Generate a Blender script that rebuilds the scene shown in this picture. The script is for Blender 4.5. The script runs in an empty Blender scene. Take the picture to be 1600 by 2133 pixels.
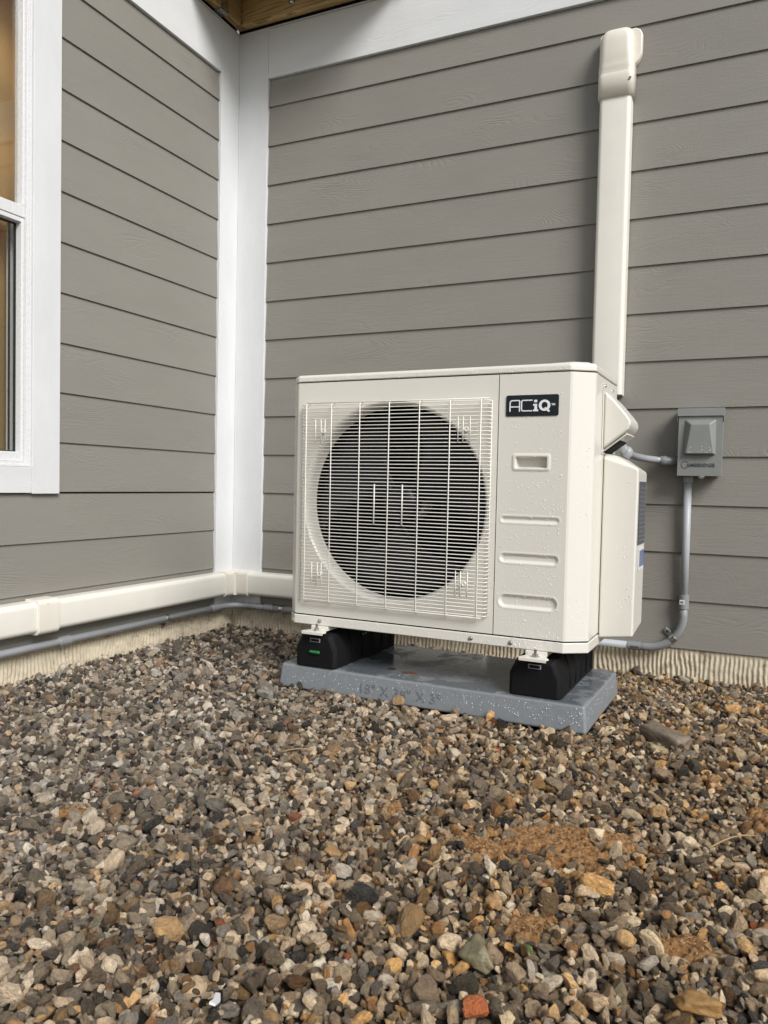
import bpy, bmesh, math, random
import numpy as np
from mathutils import Vector, Matrix, noise as mnoise

random.seed(7)
rng = np.random.default_rng(7)
scene = bpy.context.scene
col = scene.collection
R = math.radians

# ------------------------------------------------------------------ camera, sky, sun, exposure
cam_data = bpy.data.cameras.new("camera")
cam = bpy.data.objects.new("camera", cam_data)
col.objects.link(cam)
RT = Vector((0.9047229, 0.42547861, 0.02108127))
UP = Vector((-0.03485481, 0.02461199, 0.99908928))
FW = Vector((-0.42457227, 0.90463374, -0.03709701))
CAM = Vector((2.25608514, -3.08291853, 0.590111275))
cam.matrix_world = Matrix(((RT.x, UP.x, -FW.x, CAM.x), (RT.y, UP.y, -FW.y, CAM.y), (RT.z, UP.z, -FW.z, CAM.z), (0, 0, 0, 1)))
cam_data.sensor_fit = 'HORIZONTAL'
cam_data.sensor_width = 36.0
cam_data.lens = 36.0 * 1620.47 / 1600.0
cam_data.clip_start = 0.05
cam_data.clip_end = 500
cam_data.dof.use_dof = True
cam_data.dof.focus_distance = 2.35
cam_data.dof.aperture_fstop = 30.0
scene.camera = cam

SUN_EL, SUN_AZ = R(38), R(124)      # azimuth clockwise from +Y: light comes from the right and the front
world = bpy.data.worlds.new("World")
scene.world = world
world.use_nodes = True
wn, wl = world.node_tree.nodes, world.node_tree.links
wn.clear()
sky = wn.new('ShaderNodeTexSky')
sky.sky_type = 'NISHITA'
sky.sun_disc = False
sky.sun_elevation = SUN_EL
sky.sun_rotation = SUN_AZ
sky.air_density = 1.0
sky.dust_density = 2.0
hs = wn.new('ShaderNodeHueSaturation')
hs.inputs['Saturation'].default_value = 0.38
bg = wn.new('ShaderNodeBackground')
bg.inputs['Strength'].default_value = 0.075
wo = wn.new('ShaderNodeOutputWorld')
wl.new(sky.outputs[0], hs.inputs['Color'])
wl.new(hs.outputs[0], bg.inputs['Color'])
wl.new(bg.outputs[0], wo.inputs['Surface'])

sun_data = bpy.data.lights.new("sun", 'SUN')
sun_data.energy = 2.25
sun_data.angle = R(27)
sun_data.color = (1.0, 0.985, 0.96)
sun = bpy.data.objects.new("sun", sun_data)
col.objects.link(sun)
sdir = Vector((math.sin(SUN_AZ) * math.cos(SUN_EL), math.cos(SUN_AZ) * math.cos(SUN_EL), math.sin(SUN_EL)))
sun.rotation_euler = sdir.to_track_quat('Z', 'Y').to_euler()
sun.location = (4, -6, 6)

scene.view_settings.view_transform = 'Standard'
scene.view_settings.look = 'None'
scene.view_settings.gamma = 1
scene.view_settings.exposure = 0.60
scene.cycles.max_bounces = 8

# ------------------------------------------------------------------ helpers
def tag(o, label=None, cat=None, group=None, kind=None):
    if label: o['label'] = label
    if cat: o['category'] = cat
    if group: o['group'] = group
    if kind: o['kind'] = kind
    return o

def empty(name, loc=(0, 0, 0), rz=0.0):
    o = bpy.data.objects.new(name, None)
    col.objects.link(o)
    o.location = loc
    o.rotation_euler = (0, 0, rz)
    o.empty_display_size = 0.05
    return o

def obj(name, bm, mat, parent=None, smooth=False, bevel=0.0, seg=2, ang=35):
    me = bpy.data.meshes.new(name)
    if isinstance(bm, bmesh.types.BMesh):
        bmesh.ops.recalc_face_normals(bm, faces=bm.faces)
        bm.to_mesh(me)
        bm.free()
    else:
        v, f = bm
        me.from_pydata([tuple(p) for p in v], [], [tuple(q) for q in f])
    me.materials.append(mat)
    for p in me.polygons:
        p.use_smooth = smooth or bevel > 0
    o = bpy.data.objects.new(name, me)
    col.objects.link(o)
    if parent: o.parent = parent
    if bevel > 0:
        m = o.modifiers.new("bevel", 'BEVEL')
        m.width = bevel
        m.segments = seg
        m.limit_method = 'ANGLE'
        m.angle_limit = R(ang)
        m.harden_normals = True
    elif smooth:
        me.shade_smooth() if hasattr(me, 'shade_smooth') else None
    return o

def box(bm, x0, x1, y0, y1, z0, z1):
    vs = [bm.verts.new(p) for p in ((x0, y0, z0), (x1, y0, z0), (x1, y1, z0), (x0, y1, z0), (x0, y0, z1), (x1, y0, z1), (x1, y1, z1), (x0, y1, z1))]
    for f in ((0, 3, 2, 1), (4, 5, 6, 7), (0, 1, 5, 4), (1, 2, 6, 5), (2, 3, 7, 6), (3, 0, 4, 7)):
        bm.faces.new([vs[i] for i in f])
    return vs

def boxes(name, lst, mat, parent=None, bevel=0.0):
    out = []
    for b6 in lst:
        bm = bmesh.new(); box(bm, *b6); out.append(obj(name, bm, mat, parent, bevel=bevel))
    return out

def prism(bm, pts, axis, a, b):
    """pts: 2D outline; axis: extrusion axis; a..b: extent"""
    def mk(p, t):
        return {'z': (p[0], p[1], t), 'y': (p[0], t, p[1]), 'x': (t, p[0], p[1])}[axis]
    lo = [bm.verts.new(mk(p, a)) for p in pts]
    hi = [bm.verts.new(mk(p, b)) for p in pts]
    bm.faces.new(lo)
    bm.faces.new(hi[::-1])
    n = len(pts)
    for i in range(n):
        bm.faces.new((lo[i], lo[(i + 1) % n], hi[(i + 1) % n], hi[i]))

def sweep(bm, path, prof, up=None, closed_prof=True, caps=True):
    """sweep a 2D profile (list of (u,v)) along a 3D path; u along side, v along up"""
    path = [Vector(p) for p in path]
    rings = []
    n = len(path)
    prev_n = None
    for i, p in enumerate(path):
        if i == 0: t = path[1] - p
        elif i == n - 1: t = p - path[i - 1]
        else:
            t = (path[i + 1] - p).normalized() + (p - path[i - 1]).normalized()
        t.normalize()
        if up is not None:
            nn = Vector(up) - t * t.dot(Vector(up))
            nn.normalize()
        else:
            if prev_n is None:
                a = Vector((0, 0, 1)) if abs(t.z) < .9 else Vector((1, 0, 0))
                nn = (a - t * t.dot(a)).normalized()
            else:
                nn = (prev_n - t * t.dot(prev_n)).normalized()
            prev_n = nn
        side = t.cross(nn)
        k = 1.0
        if 0 < i < n - 1:
            c = (path[i + 1] - p).normalized().dot((p - path[i - 1]).normalized())
            k = 1 / max(.5, math.sqrt((1 + c) / 2))
        rings.append([bm.verts.new(p + side * u * k + nn * v) for u, v in prof])
    m = len(prof)
    for i in range(n - 1):
        for j in range(m if closed_prof else m - 1):
            bm.faces.new((rings[i][j], rings[i][(j + 1) % m], rings[i + 1][(j + 1) % m], rings[i + 1][j]))
    if caps:
        bm.faces.new(rings[0][::-1])
        bm.faces.new(rings[-1])
    return rings

def circle(r, n=12):
    return [(r * math.cos(2 * math.pi * i / n), r * math.sin(2 * math.pi * i / n)) for i in range(n)]

def tube(bm, path, r, n=12):
    sweep(bm, path, circle(r, n))

def arc(c, a0, a1, r, n, plane='xz', other=0.0):
    out = []
    for i in range(n + 1):
        a = a0 + (a1 - a0) * i / n
        u, v = c[0] + r * math.cos(a), c[1] + r * math.sin(a)
        out.append((u, other, v) if plane == 'xz' else ((u, v, other) if plane == 'xy' else (other, u, v)))
    return out

def lathe(bm, prof, c, axis='y', n=24):
    rings = []
    for r, h in prof:
        ring = []
        for i in range(n):
            a = 2 * math.pi * i / n
            u, v = r * math.cos(a), r * math.sin(a)
            p = {'y': (c[0] + u, c[1] + h, c[2] + v), 'z': (c[0] + u, c[1] + v, c[2] + h), 'x': (c[0] + h, c[1] + u, c[2] + v)}[axis]
            ring.append(bm.verts.new(p))
        rings.append(ring)
    for i in range(len(rings) - 1):
        for j in range(n):
            bm.faces.new((rings[i][j], rings[i][(j + 1) % n], rings[i + 1][(j + 1) % n], rings[i + 1][j]))
    if prof[0][0] > 1e-6: bm.faces.new(rings[0][::-1])
    if prof[-1][0] > 1e-6: bm.faces.new(rings[-1])

def screw(parent, p, r, mat, axis='y', sgn=-1):
    bm = bmesh.new()
    lathe(bm, [(r * 1.35, 0), (r * 1.35, sgn * r * .25), (r, sgn * r * .3), (r * .9, sgn * r * .8), (r * .55, sgn * r * .95)], p, axis, 10)
    return obj('screw', bm, mat, parent)

def text_mesh(txt, size, depth, mat, name, parent, loc, rot=(R(90), 0, 0), bold=0.0, spacing=1.0, sx=1.0, align='LEFT'):
    cu = bpy.data.curves.new(name, 'FONT')
    cu.body = txt
    cu.size = size
    cu.extrude = depth
    cu.offset = bold
    cu.space_character = spacing
    cu.align_x = align
    cu.resolution_u = 3
    to = bpy.data.objects.new(name + "_tmp", cu)
    col.objects.link(to)
    bpy.context.view_layer.update()
    dg = bpy.context.evaluated_depsgraph_get()
    me = bpy.data.meshes.new_from_object(to.evaluated_get(dg))
    bpy.data.objects.remove(to)
    me.materials.clear()
    me.materials.append(mat)
    me.name = name
    o = bpy.data.objects.new(name, me)
    col.objects.link(o)
    if parent: o.parent = parent
    o.location = loc
    o.rotation_euler = rot
    o.scale = (sx, 1, 1)
    return o

# ------------------------------------------------------------------ materials
class NT:
    def __init__(s, name):
        s.m = bpy.data.materials.new(name)
        s.m.use_nodes = True
        s.n, s.l = s.m.node_tree.nodes, s.m.node_tree.links
        s.b = s.n['Principled BSDF']
    def new(s, t, **kw):
        nd = s.n.new(t)
        for k, v in kw.items(): setattr(nd, k, v)
        return nd
    def link(s, a, b): s.l.new(a, b)
    def val(s, node, name, v): node.inputs[name].default_value = v
    def coords(s, scale=(1, 1, 1), kind='Object', loc=(0, 0, 0)):
        tc = s.new('ShaderNodeTexCoord')
        mp = s.new('ShaderNodeMapping')
        mp.inputs['Scale'].default_value = scale
        mp.inputs['Location'].default_value = loc
        s.link(tc.outputs[kind], mp.inputs['Vector'])
        return mp.outputs[0]
    def noise(s, vec, scale, detail=4, rough=.5, dist=0.0):
        t = s.new('ShaderNodeTexNoise')
        s.val(t, 'Scale', scale); s.val(t, 'Detail', detail); s.val(t, 'Roughness', rough); s.val(t, 'Distortion', dist)
        if vec is not None: s.link(vec, t.inputs['Vector'])
        return t.outputs[0]
    def ramp(s, fac, stops):
        r = s.new('ShaderNodeValToRGB')
        e = r.color_ramp.elements
        while len(e) < len(stops): e.new(.5)
        for i, (p, c) in enumerate(stops):
            e[i].position = p
            e[i].color = (c[0], c[1], c[2], 1) if not isinstance(c, (int, float)) else (c, c, c, 1)
        s.link(fac, r.inputs[0])
        return r.outputs[0]
    def math(s, op, a, b=None, c=None):
        m = s.new('ShaderNodeMath', operation=op)
        for i, x in enumerate((a, b, c)):
            if x is None: continue
            if isinstance(x, (int, float)): m.inputs[i].default_value = x
            else: s.link(x, m.inputs[i])
        return m.outputs[0]
    def mix(s, fac, a, b, mode='MIX'):
        m = s.new('ShaderNodeMix', data_type='RGBA', blend_type=mode)
        for k, x in ((0, fac), (6, a), (7, b)):
            if isinstance(x, (int, float)): m.inputs[k].default_value = x
            elif isinstance(x, tuple): m.inputs[k].default_value = (*x, 1) if len(x) == 3 else x
            else: s.link(x, m.inputs[k])
        return m.outputs[2]
    def bump(s, h, strength=.3, dist=.002, normal=None):
        b = s.new('ShaderNodeBump')
        s.val(b, 'Strength', strength); s.val(b, 'Distance', dist)
        s.link(h, b.inputs['Height'])
        if normal is not None: s.link(normal, b.inputs['Normal'])
        return b.outputs[0]
    def setc(s, c):
        if isinstance(c, tuple): s.b.inputs['Base Color'].default_value = (*c, 1)
        else: s.link(c, s.b.inputs['Base Color'])
    def rough(s, r):
        if isinstance(r, (int, float)): s.b.inputs['Roughness'].default_value = r
        else: s.link(r, s.b.inputs['Roughness'])
    def norm(s, n): s.link(n, s.b.inputs['Normal'])

def simple(name, c, rough=.4, metal=0.0, var=.06, scale=30, bump=0.0, spec=.5, coat=0.0, bscale=None):
    t = NT(name)
    v = t.coords()
    n = t.noise(v, scale, 5, .6)
    lo = tuple(max(0, x * (1 - var)) for x in c)
    hi = tuple(min(1, x * (1 + var)) for x in c)
    t.setc(t.ramp(n, [(.3, lo), (.7, hi)]))
    n2 = t.noise(v, scale * 3, 3, .5)
    t.rough(t.ramp(n2, [(.3, max(.02, rough - .06)), (.7, min(1, rough + .06))]))
    t.b.inputs['Metallic'].default_value = metal
    t.b.inputs['Specular IOR Level'].default_value = spec
    t.b.inputs['Coat Weight'].default_value = coat
    if bump > 0:
        t.norm(t.bump(t.noise(v, bscale or scale * 8, 4, .6), bump, .001))
    return t.m

def grain_mat(name, c, axis, E, rough=.44, strength=.55, spec=.4, contour=38.0, perp=False):
    """fibre cement board with pressed cedar grain. axis: 0 boards run along x, 1 along y, 2 along z"""
    t = NT(name)
    tc = t.new('ShaderNodeTexCoord')
    sp = t.new('ShaderNodeSeparateXYZ')
    t.link(tc.outputs['Object'], sp.inputs[0])
    X, Y, Z = sp.outputs
    if axis == 0: along, across = X, Z
    elif axis == 1: along, across = Y, Z
    else: along, across = Z, t.math('ADD', X, Y)
    if E: 
        idx = t.math('FLOOR', t.math('DIVIDE', across, E))
        along = t.math('ADD', along, t.math('MULTIPLY', t.math('FRACT', t.math('MULTIPLY', idx, .6180339)), 9.0))
    else: idx = 0.0
    cb = t.new('ShaderNodeCombineXYZ')
    t.link(along, cb.inputs[0]); t.link(across, cb.inputs[1])
    def mp(sx, sy):
        m = t.new('ShaderNodeMapping')
        m.inputs['Scale'].default_value = (sx, sy, 1)
        t.link(cb.outputs[0], m.inputs[0])
        return m.outputs[0]
    big = t.noise(mp(1.6, 7.0), 1.0, 2, .45, .6)
    lines = t.math('SINE', t.math('MULTIPLY', big, contour * 6.283))
    lines = t.ramp(t.math('ADD', t.math('MULTIPLY', lines, .5), .5), [(.0, 0.0), (.35, .75), (1.0, 1.0)])
    mask = t.ramp(t.noise(mp(2.3, 5.0), 1.3, 2, .5), [(.48, 0.0), (.70, .8)])
    fine = t.noise(mp(90, 210), 1.0, 3, .6)
    saw = t.noise(mp(190, 14), 1.0, 3, .6, .2)
    streak = t.noise(mp(9, 130), 1.0, 3, .6, .5)
    h = t.math('MULTIPLY', lines, t.math('MULTIPLY', mask, .55))
    h = t.math('ADD', h, t.math('MULTIPLY', fine, .35))
    h = t.math('ADD', h, t.math('MULTIPLY', saw, .22))
    h = t.math('ADD', h, t.math('MULTIPLY', streak, .42))
    t.norm(t.bump(h, strength, .0028))
    shade = t.noise(mp(3, 9), 1.0, 4, .6)
    if E:
        w = t.new('ShaderNodeTexWhiteNoise', noise_dimensions='1D')
        t.link(idx, w.inputs['W'])
        shade = t.math('ADD', t.math('MULTIPLY', shade, .7), t.math('MULTIPLY', w.outputs[0], .3))
    t.setc(t.ramp(shade, [(.2, tuple(x * .93 for x in c)), (.8, tuple(min(1, x * 1.05) for x in c))]))
    t.rough(t.ramp(fine, [(.3, rough - .08), (.7, rough + .1)]))
    t.b.inputs['Specular IOR Level'].default_value = spec
    return t.m

GREY = (.246, .234, .208)
WHITE = (.68, .69, .70)
M = {}
M['siding_x'] = grain_mat('siding paint right wall', GREY, 0, .1778)
M['siding_y'] = grain_mat('siding paint left wall', GREY, 1, .1778)
M['trim_x'] = grain_mat('white trim along x', WHITE, 0, 0, .5, .45)
M['trim_y'] = grain_mat('white trim along y', WHITE, 1, 0, .5, .45)
M['trim_z'] = grain_mat('white trim upright', WHITE, 2, 0, .5, .45)
M['vinyl'] = simple('white vinyl', (.69, .69, .70), .28, var=.015)
M['screen'] = simple('grey inner sash', (.74, .73, .73), .4, var=.06)
M['gasket'] = simple('black gasket', (.012, .012, .014), .5)
M['beige'] = simple('beige duct plastic', (.76, .74, .67), .34, var=.025, scale=12)
M['beige_fit'] = simple('beige fitting plastic', (.74, .70, .62), .38, var=.03, scale=12)
M['pvc'] = simple('grey pvc', (.39, .41, .43), .38, var=.06, scale=14)
M['pvc_dark'] = simple('grey pvc fitting', (.24, .25, .255), .4, var=.06, scale=14)
M['flex'] = simple('flexible grey conduit', (.33, .34, .37), .33, var=.04)
M['box'] = simple('grey enamel steel', (.225, .235, .225), .42, var=.05, scale=18)
M['zinc'] = simple('zinc plated steel', (.62, .62, .62), .3, metal=1.0, var=.1)
M['rubber'] = simple('black rubber', (.006, .006, .007), .7, var=.25, scale=80, bump=.5, bscale=500, spec=.2)
M['dark'] = simple('black plastic inside and painted shade', (.006, .006, .008), .7, spec=.15)
M['fin'] = simple('dark coil fins', (.006, .006, .009), .7, spec=.15)
M['bladem'] = simple('fan blade plastic', (.007, .007, .014), .35, spec=.25)
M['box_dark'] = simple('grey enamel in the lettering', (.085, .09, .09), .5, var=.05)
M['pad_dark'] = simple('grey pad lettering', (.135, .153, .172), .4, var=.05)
M['shade'] = None
M['label_black'] = simple('black badge', (.006, .010, .014), .3, var=.02)
M['label_white'] = simple('white badge letters', (.80, .80, .82), .35, var=.01)
M['label_blue'] = simple('blue print', (.12, .15, .26), .35, var=.05)
M['label_grey'] = simple('dark grey print', (.07, .075, .09), .35, var=.1, scale=300)
M['label_line'] = simple('faint label lines', (.16, .17, .20), .35)
M['tag_white'] = simple('paper sticker', (.72, .73, .76), .35, var=.02)
M['ink'] = simple('black ink', (.015, .015, .015), .5)
M['green_vial'] = simple('green level vial', (.015, .15, .04), .15, var=.1)
M['cable'] = simple('black cable', (.008, .008, .009), .35)

def enamel():
    t = NT('ivory enamel')
    v = t.coords()
    n = t.noise(v, 5, 4, .5)
    t.setc(t.ramp(n, [(.3, (.70, .68, .615)), (.7, (.71, .69, .625))]))
    t.rough(.30)
    t.norm(t.bump(t.noise(v, 700, 2, .5), .12, .0004))
    t.b.inputs['Coat Weight'].default_value = .25
    t.b.inputs['Coat Roughness'].default_value = .12
    return t.m
M['enamel'] = enamel()
M['wire'] = simple('ivory wire coating', (.78, .76, .70), .35, var=.02)

def pad_mat():
    t = NT('wet grey pad plastic')
    v = t.coords()
    n = t.noise(v, 7, 5, .6)
    sepn = t.new('ShaderNodeSeparateXYZ')
    geo = t.new('ShaderNodeNewGeometry')
    t.link(geo.outputs['Normal'], sepn.inputs[0])
    wet = t.ramp(n, [(.42, 0.0), (.5, 1.0)])
    up = t.ramp(sepn.outputs[2], [(.6, 0.0), (.9, 1.0)])
    w = t.math('MULTIPLY', wet, up)
    base = t.ramp(t.noise(v, 60, 4, .6), [(.3, (.19, .205, .22)), (.7, (.225, .242, .258))])
    t.setc(t.mix(w, base, (.115, .13, .145)))
    t.rough(t.mix(w, (.42,) * 3, (.07,) * 3))
    b = t.bump(t.noise(v, 260, 3, .6), .25, .0008)
    t.norm(b)
    return t.m
M['pad'] = pad_mat()

def found_mat():
    t = NT('ribbed cream concrete')
    v = t.coords()
    n = t.noise(v, 9, 6, .65)
    c = t.ramp(n, [(.25, (.30, .25, .18)), (.45, (.55, .48, .36)), (.8, (.68, .61, .47))])
    st = t.ramp(t.noise(v, 22, 6, .75), [(.30, (.38, .33, .27)), (.46, (1, 1, 1))])
    t.setc(t.mix(1.0, c, st, 'MULTIPLY'))
    t.rough(.8)
    t.norm(t.bump(t.noise(v, 220, 4, .7), .6, .002))
    return t.m
M['found'] = found_mat()

def wood_mat():
    t = NT('treated pine')
    tc = t.new('ShaderNodeTexCoord')
    mp = t.new('ShaderNodeMapping')
    mp.inputs['Scale'].default_value = (1, 1, 1)
    t.link(tc.outputs['Object'], mp.inputs[0])
    def m(sx, sy, sz):
        q = t.new('ShaderNodeMapping')
        q.inputs['Scale'].default_value = (sx, sy, sz)
        t.link(tc.outputs['Object'], q.inputs[0])
        return q.outputs[0]
    big = t.noise(m(1.2, 9, 9), 1.0, 2, .5, .3)
    ring = t.math('ADD', t.math('MULTIPLY', t.math('SINE', t.math('MULTIPLY', big, 95.0)), .5), .5)
    c = t.ramp(ring, [(.1, (.62, .43, .20)), (.6, (.72, .52, .26)), (.92, (.38, .24, .10))])
    st = t.ramp(t.noise(m(4, 10, 10), 1.0, 4, .6), [(.3, (.55, .55, .5)), (.7, (1, 1, 1))])
    t.setc(t.mix(1.0, c, st, 'MULTIPLY'))
    t.rough(.6)
    t.norm(t.bump(t.noise(m(8, 160, 160), 1.0, 3, .6), .3, .002))
    return t.m
M['wood'] = wood_mat()

def stone_mat():
    t = NT('wet gravel stone')
    a = t.new('ShaderNodeAttribute', attribute_type='INSTANCER', attribute_name='col')
    v = t.coords()
    oi = t.new('ShaderNodeObjectInfo')
    ad = t.new('ShaderNodeVectorMath', operation='ADD')
    cmb = t.new('ShaderNodeCombineXYZ')
    rr = t.math('MULTIPLY', oi.outputs['Random'], 50.0)
    for i in range(3): t.link(rr, cmb.inputs[i])
    t.link(v, ad.inputs[0]); t.link(cmb.outputs[0], ad.inputs[1])
    vv = ad.outputs[0]
    n = t.noise(vv, 1.6, 5, .65, .4)
    f = t.ramp(n, [(.25, (.45, .39, .34)), (.5, (.95, .95, .95)), (.78, (1.5, 1.42, 1.28))])
    c = t.mix(1.0, a.outputs['Color'], f, 'MULTIPLY')
    vein = t.ramp(t.noise(vv, 3.5, 6, .7, 1.0), [(.48, 0.0), (.5, .35), (.52, 0.0)])
    c = t.mix(vein, c, (.42, .37, .29))
    spk = t.ramp(t.noise(vv, 14, 3, .6), [(.3, (.6, .6, .6)), (.5, (1, 1, 1))])
    t.setc(t.mix(.7, c, t.mix(1.0, c, spk, 'MULTIPLY')))
    t.rough(t.ramp(t.noise(vv, 2.2, 4, .6), [(.35, .16), (.65, .6)]))
    t.norm(t.bump(t.noise(vv, 4, 6, .7), .6, .16))
    t.b.inputs['Specular IOR Level'].default_value = .35
    return t.m
M['stone'] = stone_mat()

def rock_mat(name, c):
    t = NT(name)
    v = t.coords()
    n = t.noise(v, 25, 7, .65, .5)
    t.setc(t.ramp(n, [(.25, tuple(x * .5 for x in c)), (.5, c), (.8, tuple(min(1, x * 1.5) for x in c))]))
    t.rough(t.ramp(t.noise(v, 40, 3, .6), [(.35, .25), (.65, .6)]))
    t.norm(t.bump(t.noise(v, 90, 6, .7), .6, .004))
    return t.m

def dirt_mat(name, c0, c1, c2, sc=60):
    t = NT(name)
    v = t.coords()
    n = t.noise(v, sc, 7, .7)
    t.setc(t.ramp(n, [(.36, c0), (.5, c1), (.68, c2)]))
    t.rough(t.ramp(t.noise(v, 25, 4, .6), [(.4, .35), (.6, .8)]))
    t.norm(t.bump(t.noise(v, sc * 3, 8, .85), 1.0, .007))
    return t.m
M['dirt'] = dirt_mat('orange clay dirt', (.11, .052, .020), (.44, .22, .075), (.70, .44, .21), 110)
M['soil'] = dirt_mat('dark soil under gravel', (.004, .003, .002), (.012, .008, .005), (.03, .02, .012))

def ground_mat():
    t = NT('yard ground')
    v = t.coords()
    n = t.noise(v, 1.2, 8, .7)
    g = t.noise(v, 60, 4, .7)
    a = t.ramp(n, [(.3, (.06, .075, .025)), (.6, (.10, .11, .045)), (.8, (.15, .11, .06))])
    t.setc(t.mix(g, a, t.mix(1.0, a, (.5, .5, .45), 'MULTIPLY')))
    t.rough(.85)
    t.norm(t.bump(g, .6, .02))
    return t.m
M['ground'] = ground_mat()

def glass_mat():
    t = NT('window glass')
    t.n.remove(t.b)
    tr = t.new('ShaderNodeBsdfTransparent')
    tr.inputs[0].default_value = (.93, .95, .94, 1)
    gl = t.new('ShaderNodeBsdfGlossy')
    gl.inputs['Roughness'].default_value = .02
    fr = t.new('ShaderNodeFresnel')
    ge = t.new('ShaderNodeNewGeometry')
    t.link(t.math('ADD', 1.5, t.math('MULTIPLY', ge.outputs['Backfacing'], -.8333)), fr.inputs['IOR'])
    mx = t.new('ShaderNodeMixShader')
    t.link(fr.outputs[0], mx.inputs[0]); t.link(tr.outputs[0], mx.inputs[1]); t.link(gl.outputs[0], mx.inputs[2])
    t.link(mx.outputs[0], t.n['Material Output'].inputs['Surface'])
    return t.m
M['glass'] = glass_mat()

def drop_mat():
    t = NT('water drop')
    t.setc((.98, .98, 1.0))  # near-opaque white paints the bright glints of the drops
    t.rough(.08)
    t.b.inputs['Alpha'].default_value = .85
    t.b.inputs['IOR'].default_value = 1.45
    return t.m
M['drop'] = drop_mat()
M['room'] = simple('tan painted room', (.62, .43, .22), .6, var=.02, scale=2)
def emit(name, c, s):
    t = NT(name)
    t.b.inputs['Emission Color'].default_value = (*c, 1)
    t.b.inputs['Emission Strength'].default_value = s
    t.setc((.8, .75, .6))
    return t.m
def shade_mat():
    t = NT('tan window shade')
    t.n.remove(t.b)
    v = t.coords()
    c = t.ramp(t.noise(v, 3, 3, .5), [(.3, (.60, .41, .20)), (.7, (.68, .48, .25))])
    d = t.new('ShaderNodeBsdfDiffuse'); tl = t.new('ShaderNodeBsdfTranslucent'); mx = t.new('ShaderNodeMixShader')
    mx.inputs[0].default_value = .6
    t.link(c, d.inputs[0]); t.link(c, tl.inputs[0]); t.link(d.outputs[0], mx.inputs[1]); t.link(tl.outputs[0], mx.inputs[2])
    t.link(mx.outputs[0], t.n['Material Output'].inputs['Surface'])
    return t.m
M['shade_m'] = shade_mat()
M['lamp'] = emit('lit lamp globe', (1, .72, .38), 3.0)

# ------------------------------------------------------------------ the house
E = .1778
house = tag(empty('house'), 'grey lap-sided house corner with white trim boards above a ribbed cream foundation', 'house')
WX1, WY1, ZTOP = 4.6, -4.6, 2.66
WIN_Y0, WIN_Y1, WIN_Z0, WIN_Z1 = -2.15, -1.177, .620, 2.26     # opening inside the trim
TRW, TRB = .116, .092                                              # side and bottom trim widths

bm = bmesh.new(); box(bm, .0, WX1, .004, .15, -.02, ZTOP + .4); obj('wall_sheathing', bm, M['gasket'], house)
RO = WIN_Y1 + .112
boxes('wall_sheathing', [(-.15, -.013, RO, .004, -.02, ZTOP + .4), (-.15, -.013, WY1, WIN_Y0, -.02, ZTOP + .4),
      (-.15, -.013, WIN_Y0, RO, -.02, WIN_Z0), (-.15, -.013, WIN_Y0, RO, WIN_Z1, ZTOP + .4)], M['gasket'], house)

def plank(bm, a0, a1, z0, z1, axis, b=.0168, tp=.0090, th=.0065, seg=.0):
    """lap board between a0 and a1 along the wall; a slightly leaning face with a thin square lip"""
    def P(a, off, z): return (a, -off, z) if axis == 'x' else (off, a, z)
    v = [bm.verts.new(P(a, o, z)) for a in (a0, a1) for o, z in ((b, z0), (tp, z1), (tp - .006, z1), (b - th, z0))]
    for f in ((0, 1, 2, 3), (7, 6, 5, 4), (0, 4, 5, 1), (1, 5, 6, 2), (2, 6, 7, 3), (3, 7, 4, 0)):
        bm.faces.new([v[i] for i in f])
FR_Z = 2.438
bm = bmesh.new()
for k in range(0, 14):
    z0, z1 = k * E, min((k + 1) * E + .012, FR_Z - .003)
    z0 += rng.uniform(-.0006, .0006)
    plank(bm, .1865, WX1, z0, z1, 'x')
obj('siding', bm, M['siding_x'], house, bevel=.0012, seg=1)
bm = bmesh.new()
TO_Y1, TO_Y0, TO_Z0, TO_Z1 = WIN_Y1 + TRW, WIN_Y0 - TRW, WIN_Z0 - TRB, WIN_Z1 + .12
for k in range(0, 14):
    z0, z1 = k * E, min((k + 1) * E + .012, FR_Z - .003)
    z0 += rng.uniform(-.0006, .0006)
    y1 = -.1575
    if z1 - .012 <= TO_Z0 + .012 or z0 >= TO_Z1 - .001:
        plank(bm, WY1, y1, z0, min(z1, TO_Z0) if z0 < TO_Z0 and z1 > TO_Z0 else z1, 'y')
    else:
        plank(bm, TO_Y1 + .0015, y1, z0, z1, 'y')
        plank(bm, WY1, TO_Y0 - .0015, z0, z1, 'y')
        if z0 < TO_Z0: plank(bm, TO_Y0, TO_Y1, z0, TO_Z0 - .002, 'y')
        if z1 > TO_Z1: plank(bm, TO_Y0, TO_Y1, TO_Z1 + .002, z1, 'y', tp=.0085, b=.012)
obj('siding', bm, M['siding_y'], house, bevel=.0012, seg=1)

# corner boards and frieze boards
bm = bmesh.new(); box(bm, -.012, .025, -.156, .004, -.006, ZTOP + .003); obj('corner_board', bm, M['trim_z'], house, bevel=.0015)
bm = bmesh.new(); box(bm, .0255, .185, -.025, .004, -.006, ZTOP + .003); obj('corner_board', bm, M['trim_z'], house, bevel=.0015)
bm = bmesh.new(); box(bm, .1858, WX1, -.024, .004, FR_Z, ZTOP); obj('frieze_board', bm, M['trim_x'], house, bevel=.0015)
bm = bmesh.new(); box(bm, -.012, .0235, WY1, -.1568, FR_Z, ZTOP); obj('frieze_board', bm, M['trim_y'], house, bevel=.0015)
bm = bmesh.new()
bm.free()
boxes('drip_flashing', [(.0295, WX1, -.029, .004, ZTOP + .0035, ZTOP + .006), (-.012, .029, WY1, -.0295, ZTOP + .0035, ZTOP + .006)], M['vinyl'], house)

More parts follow.
